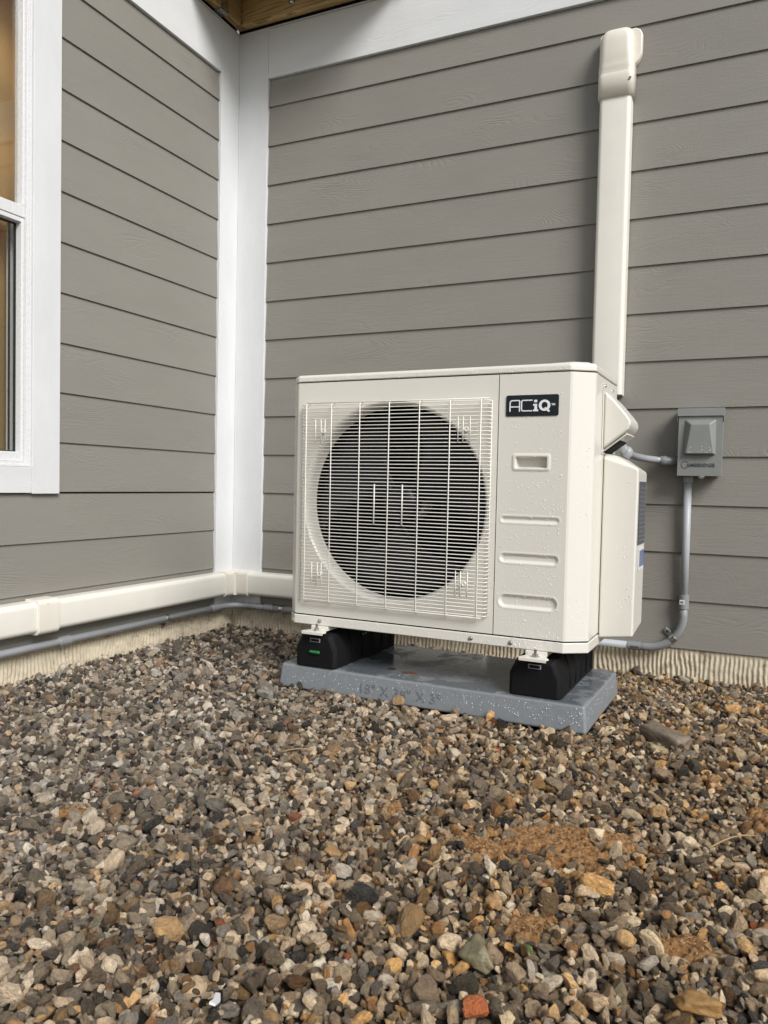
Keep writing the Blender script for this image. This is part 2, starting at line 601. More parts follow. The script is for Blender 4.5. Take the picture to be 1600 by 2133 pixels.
# ribbed foundation
def foundation(axis, a0, a1, base, name='foundation'):
    da, dz = .0022, .0085
    na, nz = int((a1 - a0) / da), 22
    A = np.linspace(a0, a1, na + 1)
    Zs = np.linspace(-.17, -.001, nz + 1)
    verts, faces = [], []
    for j, z in enumerate(Zs):
        for i, a in enumerate(A):
            w = .011 * mnoise.noise(Vector((a * 9, z * 11, 3.1))) + .003 * mnoise.noise(Vector((a * 28, z * 45, 7))) + .0022 * mnoise.noise(Vector((a * 50, z * 90, 1)))
            s = math.sin((a + w) * 2 * math.pi / .0165)
            d = (.0030 if axis == 'x' else .0050) * (abs(s) ** .7) * (1 if s > 0 else -1)
            amp = .55 + .9 * (mnoise.noise(Vector((a * 5, z * 8, 9))) + .3)
            amp = max(.15, min(1.3, amp))
            if z > -.022: amp *= .25
            o = base + d * amp + .002 * mnoise.noise(Vector((a * 30, z * 60, 4)))
            if -.105 < z and (a % .4064) < .0035 and j > 4: o -= .004
            verts.append((a, -o, z) if axis == 'x' else (o, a, z))
    w_ = na + 1
    for j in range(nz):
        for i in range(na):
            q = (j * w_ + i, j * w_ + i + 1, (j + 1) * w_ + i + 1, (j + 1) * w_ + i)
            faces.append(q if axis == 'x' else q[::-1])
    return obj(name, (verts, faces), M['found'], house, smooth=True)
foundation('x', .02, 3.2, .008)
foundation('y', -2.6, .0, .008)
bm = bmesh.new(); box(bm, .0, WX1, -.004, .1, -.3, -.004); obj('foundation_core', bm, M['found'], house)
bm = bmesh.new(); box(bm, -.1, .004, WY1, .0, -.3, -.004); obj('foundation_core', bm, M['found'], house)

# window in the left wall
bm = bmesh.new()
fy1, fy0, fz0, fz1 = WIN_Y1, WIN_Y0, WIN_Z0, WIN_Z1
def ring_y(bm, x0, x1, ya, yb, za, zb, w, wb=None, wt=None):
    """rectangular frame in the yz plane, butted pieces"""
    wb = w if wb is None else wb; wt = w if wt is None else wt
    box(bm, x0, x1, yb - w, yb, za, zb); box(bm, x0, x1, ya, ya + w, za, zb)
    box(bm, x0, x1, ya + w, yb - w, za, za + wb); box(bm, x0, x1, ya + w, yb - w, zb - wt, zb)
ring_y(bm, -.035, .014, fy0, fy1, fz0, fz1, .018)
win = obj('window', bm, M['vinyl'], house, bevel=.0015)
bm = bmesh.new(); ring_y(bm, .0142, .0185, fy0 + .001, fy1 - .001, fz0 + .001, fz1 - .001, .0075); obj('frame_lip', bm, M['vinyl'], win, bevel=.001)
boxes('window_trim', [(-.012, .026, WIN_Y1, TO_Y1, TO_Z0, TO_Z1), (-.012, .026, TO_Y0, WIN_Y0, TO_Z0, TO_Z1)], M['trim_z'], win, .0015)
boxes('window_trim', [(-.012, .0245, WIN_Y0 + .0008, WIN_Y1 - .0008, TO_Z0 + .003, WIN_Z0), (-.012, .0245, WIN_Y0 + .0008, WIN_Y1 - .0008, WIN_Z1, TO_Z1)], M['trim_y'], win, .0015)
MZ = 1.478
a, b = fy0 + .0183, fy1 - .0183
bm = bmesh.new(); box(bm, -.033, .006, a, b, MZ - .018, MZ + .022)     # meeting rail
box(bm, -.033, .006, b - .010, b, MZ + .022, fz1 - .0183); box(bm, -.033, .006, a, a + .010, MZ + .022, fz1 - .0183); box(bm, -.033, .006, a + .01, b - .01, fz1 - .035, fz1 - .0183)
obj('upper_sash', bm, M['vinyl'], win, bevel=.002)
bm = bmesh.new(); ring_y(bm, -.034, .003, a + .0005, b - .0005, fz0 + .0185, MZ - .0185, .011, .032, .016); obj('lower_sash', bm, M['vinyl'], win, bevel=.002)
bm = bmesh.new(); ring_y(bm, -.030, -.022, a + .0118, b - .0118, fz0 + .051, MZ - .035, .004); obj('gasket', bm, M['gasket'], win)
bm = bmesh.new(); ring_y(bm, -.095, -.075, a, -1.075, fz0 + .005, MZ + .012, .112, .052, .03); obj('inner_sash', bm, M['screen'], win, bevel=.002)
bm = bmesh.new(); ring_y(bm, -.0745, -.062, a, -1.075, fz0 + .004, MZ + .012, .060, .030, .02); obj('inner_track', bm, M['screen'], win, bevel=.002)
boxes('gasket', [(-.0748, -.0735, -1.1955, -1.1875, fz0 + .058, MZ - .02), (-.0620, -.0605, -1.137, -1.1345, fz0 + .035, MZ - .01)], M['gasket'], win)
bm = bmesh.new()
n_ = 40
sv, sf = [], []
for i in range(n_ + 1):
    y = WIN_Y0 + .01 + (RO - .012 - WIN_Y0 - .01) * i / n_
    x = -.125 + .003 * math.sin(i * 1.1) + .0015 * math.sin(i * 2.7)
    sv += [(x, y, WIN_Z0 + .005), (x, y, WIN_Z1 - .005)]
for i in range(n_): sf.append((2 * i, 2 * i + 2, 2 * i + 3, 2 * i + 1))
bm.free()
sh = obj('window_shade', (sv, sf), M['shade_m'], win, smooth=True)
bm = bmesh.new(); box(bm, -.022, -.018, a + .010, b - .010, MZ + .022, fz1 - .035); obj('pane', bm, M['glass'], win)
bm = bmesh.new(); box(bm, -.0275, -.0245, a + .0158, b - .0158, fz0 + .055, MZ - .039); obj('pane', bm, M['glass'], win)

# room behind the window
bm = bmesh.new()
x0, x1, y0, y1, z0, z1 = -3.2, -.152, -4.2, .9, .0, 2.45
vs = [(x0, y0, z0), (x1, y0, z0), (x1, y1, z0), (x0, y1, z0), (x0, y0, z1), (x1, y0, z1), (x1, y1, z1), (x0, y1, z1)]
v = [bm.verts.new(p) for p in vs]
for f in ((0, 3, 2, 1), (4, 5, 6, 7), (0, 1, 5, 4), (2, 3, 7, 6), (3, 0, 4, 7)): bm.faces.new([v[i] for i in f])
obj('interior_wall', bm, M['room'], house)
lp = tag(empty('lamp', (-.30, -1.235, 1.86)), 'warm lit lamp glowing behind the shade of the upper window pane', 'lamp')
bm = bmesh.new(); bmesh.ops.create_uvsphere(bm, u_segments=20, v_segments=12, radius=.045); obj('globe', bm, M['lamp'], lp, smooth=True)
bm = bmesh.new(); tube(bm, [(0, 0, -1.86), (0, 0, -.06)], .010, 10); lathe(bm, [(.11, -1.86), (.11, -1.845), (.02, -1.84)], (0, 0, 0), 'z', 20); obj('stand', bm, M['zinc'], lp, smooth=True)
ld = bpy.data.lights.new('room_light', 'POINT'); ld.energy = 1.9; ld.color = (1, .72, .42); ld.shadow_soft_size = .03
lo = bpy.data.objects.new('room_light', ld); col.objects.link(lo); lo.parent = lp; lo.location = (-.10, 0, 0.0)

# ------------------------------------------------------------------ deck overhead
deck = tag(empty('deck', (0, 0, 2.68)), 'treated wood deck frame with ledger, joists and metal hangers overhead', 'deck')
DX, DY = .90, -.36
bm = bmesh.new(); box(bm, .02, DX, -.062, -.02, .004, .26); obj('ledger_board', bm, M['wood'], deck, bevel=.004)
def along_y(nm, x0, x1, y0, y1, z0, z1):
    bm = bmesh.new(); box(bm, y0, y1, -x1, -x0, z0, z1)
    o = obj(nm, bm, M['wood'], deck, bevel=.004); o.rotation_euler = (0, 0, R(90)); return o
for i, x in enumerate((.022, .80)):
    along_y('joist', x, x + .038, DY, -.064, .004, .24)
    bm = bmesh.new()
    y = -.215 if i == 0 else -.12
    box(bm, x + .0385, x + .0400, y, y + .055, .0, .16); box(bm, x, x + .0400, y, y + .055, -.0015, .0005)
    box(bm, x - .0018, x - .0004, y, y + .055, .0, .16)
    obj('joist_hanger', bm, M['zinc'], deck)
bm = bmesh.new(); box(bm, .02, DX, DY - .04, DY - .001, .004, .24); obj('rim_joist', bm, M['wood'], deck, bevel=.004)
y = -.06
while y > DY - .05:
    bm = bmesh.new(); box(bm, .02, DX + .02, y - .138, y, .262, .288); obj('deck_board', bm, M['wood'], deck, bevel=.003)
    y -= .144
for x in (.334, .70):
    bm = bmesh.new(); lathe(bm, [(.019, -.0005), (.019, -.002), (.012, -.0025), (.012, -.010), (.008, -.012)], (x, -.062, .052), 'y', 12); obj('bolt', bm, M['zinc'], deck)

# ------------------------------------------------------------------ line set covers
def duct_profile(w, h, r=.016, flange=.0):
    """closed half-rounded channel; u across (-w/2..w/2), v out of the wall (0..h)"""
    p = [(-w / 2, 0), (w / 2, 0)]
    for cx, cy, a0 in ((w / 2 - r, h - r, 0), (-w / 2 + r, h - r, 90)):
        for i in range(7):
            t = R(a0 + 15 * i)
            p.append((cx + r * math.cos(t), cy + r * math.sin(t)))
    p2 = []
    for i, q in enumerate(p): p2.append(q)
    return p2
def ribbed(w, h, r=.016):
    # channel with two shallow rib steps on each side of the face
    pts = [(-w / 2, 0), (w / 2, 0), (w / 2, h - r)]
    for i in range(1, 7):
        t = R(15 * i); pts.append((w / 2 - r + r * math.cos(t), h - r + r * math.sin(t)))
    for s in (1, -1):
        base = w / 2 - r
        xs = [(base - .001, 0), (base - .002, -.0007), (base - .005, -.0007), (base - .006, 0), (base - .011, 0), (base - .012, -.0007), (base - .014, -.0007), (base - .015, 0)]
        if s == 1: pts += [(x, h + d) for x, d in xs]
        else: pts += [(-x, h + d) for x, d in xs[::-1]]
    for i in range(0, 6):
        t = R(90 + 15 * i); pts.append((-w / 2 + r + r * math.cos(t), h - r + r * math.sin(t)))
    pts.append((-w / 2, h - r))
    return pts

DZ = .106      # centre height of the low run
lowd = tag(empty('line_set_cover', (0, 0, 0)), 'long low beige pipe duct running along the foot of the siding and round the corner', 'duct')
bm = bmesh.new(); sweep(bm, [(.0185, -4.2, DZ), (.0185, -.128, DZ)], duct_profile(.108, .062, .02), up=(1, 0, 0)); obj('channel', bm, M['beige'], lowd, smooth=False, bevel=.0008, seg=1)
bm = bmesh.new(); sweep(bm, [(.142, -.0185, DZ), (1.30, -.0185, DZ)], duct_profile(.108, .062, .02), up=(0, -1, 0)); obj('channel', bm, M['beige'], lowd, bevel=.0008, seg=1)
bm = bmesh.new(); sweep(bm, [(.0188, -1.200, DZ), (.0188, -1.112, DZ)], duct_profile(.122, .0685, .02), up=(1, 0, 0)); cp = obj('coupling', bm, M['beige_fit'], lowd, bevel=.002)
bm = bmesh.new(); box(bm, .060, .0885, -1.168, -1.160, DZ + .045, DZ + .0485); obj('slot', bm, M['beige_fit'], cp)
# inside corner piece
bm = bmesh.new(); sweep(bm, [(.0187, -.150, DZ), (.0187, -.093, DZ)], duct_profile(.116, .066, .018), up=(1, 0, 0)); obj('corner_sleeve', bm, M['beige_fit'], lowd, bevel=.001)
bm = bmesh.new(); sweep(bm, [(.0935, -.0187, DZ), (.150, -.0187, DZ)], duct_profile(.116, .066, .018), up=(0, -1, 0)); obj('corner_sleeve', bm, M['beige_fit'], lowd, bevel=.001)
bm = bmesh.new()
prism(bm, [(.0187, -.0187), (.0187, -.0935), (.0845, -.0935), (.0855, -.0885), (.0885, -.0855), (.0935, -.0845), (.0935, -.0187)], 'z', DZ - .0575, DZ + .0575)
obj('corner_body', bm, M['beige_fit'], lowd, bevel=.005, seg=3)

vd = tag(empty('line_set_cover', (1.755, -.0185, 1.0)), 'upright beige pipe duct climbing the right siding to a rounded wall cap', 'duct')
bm = bmesh.new(); sweep(bm, [(0, 0, -.062), (0, 0, 1.09)], duct_profile(.114, .066, .016), up=(0, -1, 0)); obj('channel', bm, M['beige'], vd, bevel=.0008, seg=1)
# cap: sleeve, waist, hood rounding back to the wall, and a wall flange
def rrect(w, d0, d1, r, n=5):
    pts = [(-w / 2, -d0), (w / 2, -d0)]
    for cx, cy, a0 in ((w / 2 - r, d1 - r, 0), (-w / 2 + r, d1 - r, 90)):
        for i in range(n + 1):
            t = R(a0 + 90 / n * i); pts.append((cx + r * math.cos(t), cy + r * math.sin(t)))
    return pts
bm = bmesh.new()
rings = []
for z, w, d, r in ((1.035, .128, .074, .020), (1.105, .129, .075, .021), (1.118, .130, .0755, .022), (1.123, .128, .073, .022), (1.135, .129, .080, .026), (1.150, .128, .077, .025), (1.165, .124, .081, .026), (1.235, .121, .081, .027), (1.252, .118, .0795, .028), (1.267, .110, .075, .030), (1.278, .098, .067, .028), (1.285, .084, .055, .024), (1.288, .066, .042, .018)):
    rings.append([bm.verts.new((u, -v, z)) for u, v in rrect(w, 0, d, r)])
for i in range(len(rings) - 1):
    m_ = len(rings[i])
    for j in range(m_): bm.faces.new((rings[i][j], rings[i][(j + 1) % m_], rings[i + 1][(j + 1) % m_], rings[i + 1][j]))
bm.faces.new(rings[0][::-1]); bm.faces.new(rings[-1])
cap = obj('wall_cap', bm, M['beige_fit'], vd, smooth=True)
bm = bmesh.new()
fl = [(-.068, 1.17), (-.055, 1.15), (.055, 1.15), (.078, 1.175), (.086, 1.20), (.086, 1.265), (.078, 1.282), (.062, 1.29), (-.055, 1.29), (-.068, 1.28)]
prism(bm, fl, 'y', -.030, .0)
obj('wall_flange', bm, M['beige_fit'], cap, bevel=.006, seg=3)
boxes('latch_slot', [(.046, .054, -.0765, -.070, 1.083, 1.0848), (.049, .057, -.0765, -.070, 1.090, 1.0918), (-.0655, -.062, -.05, -.044, 1.078, 1.084)], M['gasket'], cap)

# ------------------------------------------------------------------ low electrical conduit
con = tag(empty('electrical_conduit', (0, 0, 0)), 'long grey pipe under the beige duct, round the corner and up to the steel box', 'conduit')
CZ, CR, CO = -.002, .0142, .039
def con_part(name, path, r, mat, n=14, smooth=True, parent=None):
    bm = bmesh.new(); tube(bm, path, r, n)
    return obj(name, bm, mat, parent or con, smooth=smooth)
con_part('pipe', [(CO, -4.2, CZ), (CO, -.20, CZ)], CR, M['pvc'])
p = [(CO, -.20, CZ)] + [(CO + .10 - .10 * math.cos(t), -.138 + .10 * math.sin(t), CZ) for t in np.linspace(0, math.pi / 2, 9)] + [(.24, -.038, CZ)]
con_part('bend', p, CR * 1.04, M['pvc_dark'])
con_part('pipe', [(.24, -CO, CZ), (1.88, -CO, CZ)], CR, M['pvc'])
EX, ER = 2.051, .125
p = [(1.86, -CO, CZ)] + [(EX - ER + ER * math.sin(t), -CO, CZ + ER - ER * math.cos(t)) for t in np.linspace(0, math.pi / 2, 14)] + [(EX, -CO, .165)]
con_part('bend', p, CR * 1.05, M['pvc_dark'])
con_part('pipe', [(EX, -CO, .16), (EX, -CO, .615)], CR * .98, M['pvc'])
def coupling(p0, p1, r=.0182):
    a, b = Vector(p0), Vector(p1); d = (b - a).normalized() * .002
    return con_part('coupling', [a, a + d * .2, b - d * .2, b], r, M['pvc_dark'], 18)
c1 = coupling((EX, -CO, .152), (EX, -CO, .203))
bm = bmesh.new(); box(bm, EX - .013, EX + .004, -CO - .0190, -CO - .0150, .170, .186); o = obj('sticker', bm, M['tag_white'], c1)
bm = bmesh.new()
for i in range(3): box(bm, EX - .0105 + i * .004, EX - .0080 + i * .004, -CO - .0194, -CO - .0188, .1735, .1825)
obj('sticker_print', bm, M['ink'], c1)
coupling((CO, -1.075, CZ), (CO, -1.025, CZ)); coupling((CO, -.205, CZ), (CO, -.165, CZ)); coupling((.225, -CO, CZ), (.27, -CO, CZ)); coupling((1.858, -CO, CZ), (1.905, -CO, CZ), .0164)
bm = bmesh.new()
for i in range(6): 
    box(bm, 1.87 + .0052 * i, 1.8725 + .0052 * i, -CO - .0169, -CO - .0160, CZ - .005, CZ + .001)
obj('pipe_print', bm, M['ink'], con)
def strap(c, tdir, side, ext):
    """one-hole strap: band round the pipe and a tab with a screw"""
    c = Vector(c); t = Vector(tdir).normalized(); s = Vector(side).normalized()
    bm = bmesh.new(); w = .009
    tube(bm, [c - t * w, c + t * w], CR * 1.22, 16)
    st = obj('strap', bm, M['zinc'], con, smooth=False, bevel=.0008)
    out = t.cross(s)
    if abs(out.y) > abs(out.x) and out.y > 0 or abs(out.x) >= abs(out.y) and out.x < 0: out = -out
    bm = bmesh.new()
    q0 = c + s * CR * .8 - out * (CO - .021)
    q1 = q0 + s * ext
    vs = []
    for q in (q0, q1):
        for tt in (-w, w):
            for oo in (0, .0018): vs.append(bm.verts.new(q + t * tt + out * oo))
    bmesh.ops.convex_hull(bm, input=bm.verts)
    obj('strap_tab', bm, M['zinc'], st, bevel=.002)
    bm = bmesh.new(); q = q0 + s * ext * .55 + out * .0018
    tube(bm, [q, q + out * .003], .0045, 10); obj('screw', bm, M['gasket'], st)
strap((CO, -.506, CZ), (0, 1, 0), (0, 0, -1), .026)
strap((.315, -CO, CZ), (1, 0, 0), (0, 0, -1), .026)
t = R(48); strap((EX - ER + ER * math.sin(t), -CO, CZ + ER - ER * math.cos(t)), (math.cos(t), 0, math.sin(t)), (-math.sin(t), 0, math.cos(t)), .034)

# ------------------------------------------------------------------ disconnect box
bx = tag(empty('disconnect_box', (2.090, -.0185, .640)), 'grey steel electrical disconnect box with raised cover and embossed word', 'electrical box')
W2, D2, H2 = .0735, .078, .238
bm = bmesh.new(); box(bm, -W2 + .004, W2 - .004, -D2 + .006, 0, .002, H2 - .002); obj('body', bm, M['box'], bx, bevel=.002)
bm = bmesh.new(); box(bm, -W2, W2, -D2 - .0015, -D2 + .0055, -.001, H2 - .026)
box(bm, -W2, -W2 + .0014, -D2 + .006, -.02, .0, H2 - .026); box(bm, W2 - .0014, W2, -D2 + .006, -.02, .0, H2 - .026)
door = obj('door', bm, M['box'], bx, bevel=.0018)
bm = bmesh.new()
prism(bm, [(0, H2 + .004), (-D2 - .006, H2 + .002), (-D2 - .008, H2 - .026), (-D2 - .0065, H2 - .026), (-D2 - .0045, H2 - .001), (0, H2 + .001)], 'x', -W2 - .004, W2 + .004)
box(bm, -W2 - .004, -W2 - .0028, -D2 - .006, -.03, H2 - .045, H2 - .0005); box(bm, W2 + .0028, W2 + .004, -D2 - .006, -.03, H2 - .045, H2 - .0005)
obj('rain_hood', bm, M['box'], bx, bevel=.001)
bm = bmesh.new()
yb, yf = -D2 - .0008, -D2 - .022
o_ = [(-.053, .073), (.053, .073), (.053, .201), (-.053, .201)]
i_ = [(-.047, .077), (.047, .077), (.031, .182), (-.031, .182)]
vo = [bm.verts.new((x, yb, z)) for x, z in o_]; vi = [bm.verts.new((x, yf, z)) for x, z in i_]
bm.faces.new(vo[::-1]); bm.faces.new(vi)
for i in range(4): bm.faces.new((vo[i], vo[(i + 1) % 4], vi[(i + 1) % 4], vi[i]))
obj('raised_panel', bm, M['box'], door, bevel=.004, seg=4, ang=15)
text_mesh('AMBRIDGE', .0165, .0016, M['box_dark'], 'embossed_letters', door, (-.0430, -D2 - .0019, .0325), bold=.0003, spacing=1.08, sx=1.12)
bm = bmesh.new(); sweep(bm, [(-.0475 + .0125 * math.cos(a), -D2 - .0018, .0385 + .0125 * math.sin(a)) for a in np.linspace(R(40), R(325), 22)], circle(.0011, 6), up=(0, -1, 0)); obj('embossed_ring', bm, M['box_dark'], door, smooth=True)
bm = bmesh.new(); lathe(bm, [(.011, -.0), (.011, -.002), (.0085, -.0028), (.0085, -.0045), (.004, -.0048)], (.008, -D2 + .004, -.001), 'y', 16); obj('latch_ring', bm, M['zinc'], bx)
bm = bmesh.new(); lathe(bm, [(.0175, 0), (.0175, -.012), (.0165, -.013), (.0165, -.022)], (EX - 2.090, -CO + .0185, -.002), 'z', 6); obj('conduit_nut', bm, M['pvc'], bx, bevel=.001)

# whip from the wiring cover to the box
wp = tag(empty('flexible_conduit', (0, 0, 0)), 'grey flexible conduit from the unit wiring cover to the left side of the steel box', 'conduit')
wpath = []
# ------------------------------------------------------------------ pad
PYAW = -.0258
pad = tag(empty('equipment_pad', (1.8868, -1.0207, .0139), PYAW), 'wet blue grey plastic pad under the heat pump with size lettering on its edge', 'pad')
bm = bmesh.new()
PW, PD, PH = .965, .46, .0762
vb = [(-PW - .004, -.004), (.004, -.004), (.004, PD + .004), (-PW - .004, PD + .004)]
vt = [(-PW + .004, .004), (-.004, .004), (-.004, PD - .004), (-PW + .004, PD - .004)]
b_ = [bm.verts.new((x, y, -PH)) for x, y in vb]; t_ = [bm.verts.new((x, y, 0)) for x, y in vt]
bm.faces.new(b_[::-1]); bm.faces.new(t_)
for i in range(4): bm.faces.new((b_[i], b_[(i + 1) % 4], t_[(i + 1) % 4], t_[i]))
obj('slab', bm, M['pad'], pad, bevel=.009, seg=4)
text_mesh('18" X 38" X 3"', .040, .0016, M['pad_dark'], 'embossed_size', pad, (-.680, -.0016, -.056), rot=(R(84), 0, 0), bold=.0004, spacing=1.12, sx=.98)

# ------------------------------------------------------------------ heat pump
UX, UY, UZ, UA = .9280, -.970, .1399, -.020
UW, UD, UH = .945, .364, .7578
hp = tag(empty('heat_pump', (UX, UY, UZ), UA), 'ivory outdoor heat pump unit with round black fan behind a wire guard', 'heat pump')
CXc, CZc, CR0 = .360, .392, .303
SEAM = .687

def plate_with_hole(x0, x1, z0, z1, cx, cz, r, y, n=96):
    verts, faces = [], []
    inner = []; outer = []
    corners = [math.atan2(z1 - cz, x1 - cx), math.atan2(z1 - cz, x0 - cx), math.atan2(z0 - cz, x0 - cx) + 2 * math.pi, math.atan2(z0 - cz, x1 - cx) + 2 * math.pi]
    angs = sorted([2 * math.pi * i / n for i in range(n)] + [c % (2 * math.pi) for c in corners])
    for a in angs:
        ca, sa = math.cos(a), math.sin(a)
        t = min([((x1 if ca > 0 else x0) - cx) / ca if abs(ca) > 1e-9 else 1e9, ((z1 if sa > 0 else z0) - cz) / sa if abs(sa) > 1e-9 else 1e9])
        inner.append((cx + r * ca, y, cz + r * sa)); outer.append((cx + t * ca, y, cz + t * sa))
    m_ = len(angs)
    verts = inner + outer
    faces = [(i, (i + 1) % m_, m_ + (i + 1) % m_, m_ + i) for i in range(m_)]
    # bell mouth
    prof = [(r - .0015, y + .001), (r - .004, y + .004), (r - .009, y + .010), (r - .013, y + .018), (r - .015, y + .030)]
    base = len(verts); prev = 0
    return verts, faces, angs

ZB = .033
v_, f_, angs = plate_with_hole(.0345, SEAM, ZB, UH, CXc, CZc, CR0, 0.0)
verts, faces = list(v_), list(f_)
def bend(p0, p1, p2, r, n=5):
    a, b, c = Vector(p0), Vector(p1), Vector(p2)
    u, w = (a - b).normalized(), (c - b).normalized()
    s, e = b + u * r, b + w * r
    return [tuple(s.lerp(b, t).lerp(b.lerp(e, t), t)) for t in [i / n for i in range(n + 1)]]
pl_ = [(.0345, 0)] + bend((.05, 0), (.0300, .0), (0, .030), .0045)[1:] + bend((.03, 0), (0, .030), (0, .1), .0045) + [(0, UD)]
b0 = len(verts)
for x, y in pl_: verts += [(x, y, ZB), (x, y, UH)]
for i in range(len(pl_) - 1): faces.append((b0 + 2 * i, b0 + 2 * i + 1, b0 + 2 * i + 3, b0 + 2 * i + 2))
b0 = len(verts)
verts += [(SEAM, 0, ZB), (SEAM, 0, UH), (SEAM, .012, UH), (SEAM, .012, ZB)]
faces.append((b0, b0 + 1, b0 + 2, b0 + 3))
obj('fan_panel', (verts, faces), M['enamel'], hp, smooth=True)
bm = bmesh.new()
prof = [(CR0 + .0005, -.0002), (CR0 - .002, .001), (CR0 - .006, .006), (CR0 - .010, .014), (CR0 - .011, .026), (CR0 - .011, .060)]
rings = []
for r, y in prof: rings.append([bm.verts.new((CXc + r * math.cos(2 * math.pi * i / 96), y, CZc + r * math.sin(2 * math.pi * i / 96))) for i in range(96)])
for i in range(len(rings) - 1):
    for j in range(96): bm.faces.new((rings[i][j], rings[i][(j + 1) % 96], rings[i + 1][(j + 1) % 96], rings[i + 1][j]))
obj('fan_shroud', bm, M['enamel'], hp, smooth=True)

# service panel: a fine sheet whose ribs and handle are pressed into it
CHX, CHY = UW - .059, .042
def sd_round(x, z, cx, cz, hx, hz, r):
    dx, dz = abs(x - cx) - (hx - r), abs(z - cz) - (hz - r)
    return math.hypot(max(dx, 0), max(dz, 0)) + min(max(dx, dz), 0) - r
def sstep(a, b, x):
    t = min(1, max(0, (x - a) / (b - a))); return t * t * (3 - 2 * t)
def press(x, z):
    d = 0.0
    for cz, hh, dep in ((.357, .0085, .0035), (.250, .0125, .005), (.130, .018, .006)):
        s = sd_round(x, z, .7845, cz, .082, hh, hh)
        d += dep * (1 - sstep(-.008, .001, s))
        d -= .0008 * (1 - sstep(.0, .004, abs(s - .002)))
    s = sd_round(x, z, .7845, .515, .051, .0215, .005)
    d -= .0022 * (1 - sstep(-.0005, .003, s))
    s = sd_round(x, z, .7845, .515, .043, .0145, .003)
    d += .026 * (1 - sstep(-.0022, .0, s))
    return d
xs = list(np.arange(SEAM + .003, CHX, .0021)) + [CHX]
zs = list(np.arange(ZB, UH, .0022)) + [UH]
verts = [(x, press(x, z), z) for z in zs for x in xs]
nx = len(xs)
faces = [(j * nx + i, j * nx + i + 1, (j + 1) * nx + i + 1, (j + 1) * nx + i) for j in range(len(zs) - 1) for i in range(nx - 1)]
# chamfer and side in fine rounded strips
edge = []
def bend(p0, p1, p2, r, n=5):
    a, b, c = Vector(p0), Vector(p1), Vector(p2)
    u, w = (a - b).normalized(), (c - b).normalized()
    s, e = b + u * r, b + w * r
    return [tuple(s.lerp(b, t).lerp(b.lerp(e, t), t)) for t in [i / n for i in range(n + 1)]]
pts2 = [(CHX, 0)] + bend((CHX - .01, 0), (CHX + .004, .001), (UW, CHY), .004)[1:] + bend((CHX, 0), (UW, CHY), (UW, .1), .010) + [(UW, .0660)]
b0 = len(verts)
for x, y in pts2: verts += [(x, y, ZB), (x, y, UH)]
for i in range(len(pts2) - 1): faces.append((b0 + 2 * i, b0 + 2 * i + 2, b0 + 2 * i + 3, b0 + 2 * i + 1))
b0 = len(verts)
verts += [(SEAM + .003, 0, ZB), (SEAM + .003, 0, UH), (SEAM + .003, .012, UH), (SEAM + .003, .012, ZB)]
faces.append((b0, b0 + 1, b0 + 2, b0 + 3))
svc = obj('service_panel', (verts, faces), M['enamel'], hp, smooth=True)

# seam shadow strip, inner casing, base pan, side and back panels, lid
bm = bmesh.new(); box(bm, SEAM - .01, SEAM + .012, .0125, .016, ZB, UH); obj('seam_shadow_strip', bm, M['dark'], hp)  # black strip paints the shade in the panel seam
boxes('coil', [(.004, .668, UD - .035, UD - .004, .02, UH - .01), (.004, .010, .10, UD - .036, .02, UH - .01)], M['fin'], hp)
boxes('partition', [(.668, .676, .04, UD - .036, .02, UH - .01), (.0115, .654, .10, UD - .036, .005, .012), (.0115, .654, .10, UD - .036, UH - .012, UH - .008)], M['dark'], hp)
def outline(g):
    return [(.030 - g * .4, -g), (UW - .059 + g * .4, -g), (UW + g, CHY - g * .3), (UW + g, UD + g), (-g, UD + g), (-g, .030 - g * .4)]
bm = bmesh.new(); prism(bm, outline(.0012), 'z', 0, ZB - .0042); obj('base_pan', bm, M['enamel'], hp, bevel=.003, seg=3)
bm = bmesh.new()
og, ot = outline(.0008), outline(-.006)
LZ0, LZ1, LZ2 = UH + .0025, UH + .019, UH + .0255
r0 = [bm.verts.new((x, y, LZ0)) for x, y in og]; r1 = [bm.verts.new((x, y, LZ1)) for x, y in og]; r2 = [bm.verts.new((x, y, LZ2)) for x, y in ot]
bm.faces.new(r0[::-1]); bm.faces.new(r2)
for A_, B_ in ((r0, r1), (r1, r2)):
    for i in range(6): bm.faces.new((A_[i], A_[(i + 1) % 6], B_[(i + 1) % 6], B_[i]))
lid = obj('top_cover', bm, M['enamel'], hp, bevel=.005, seg=4, ang=20)
bm = bmesh.new(); prism(bm, [(UW - .12, .03), (UW - .06, .022), (UW - .02, .05), (UW - .02, .15), (UW - .10, .16)], 'z', LZ2 - .001, LZ2 + .004); obj('raised_pad', bm, M['enamel'], lid, bevel=.003, seg=3)
bm = bmesh.new(); prism(bm, [(p[0], p[1]) for p in outline(-.012)], 'z', UH - .004, LZ0 + .0005); obj('top_gasket', bm, M['dark'], hp)
bm = bmesh.new(); prism(bm, [(UW - .0008, .068), (UW - .0008, UD), (.66, UD), (.66, UD - .003), (UW - .004, UD - .003), (UW - .004, .068)], 'z', ZB, UH); obj('side_panel', bm, M['enamel'], hp, bevel=.001)
bm = bmesh.new(); prism(bm, [(UW + .0, .140), (UW + .0022, .140), (UW + .0022, .310), (UW + .0, .310)], 'z', .545, .742); mp_ = obj('mounting_plate', bm, M['enamel'], hp, bevel=.0008)
for y, z in ((.155, .735), (.270, .735), (.155, .553), (.30, .560)): screw(mp_, (UW + .0022, y, z), .0042, M['zinc'], 'x', 1)

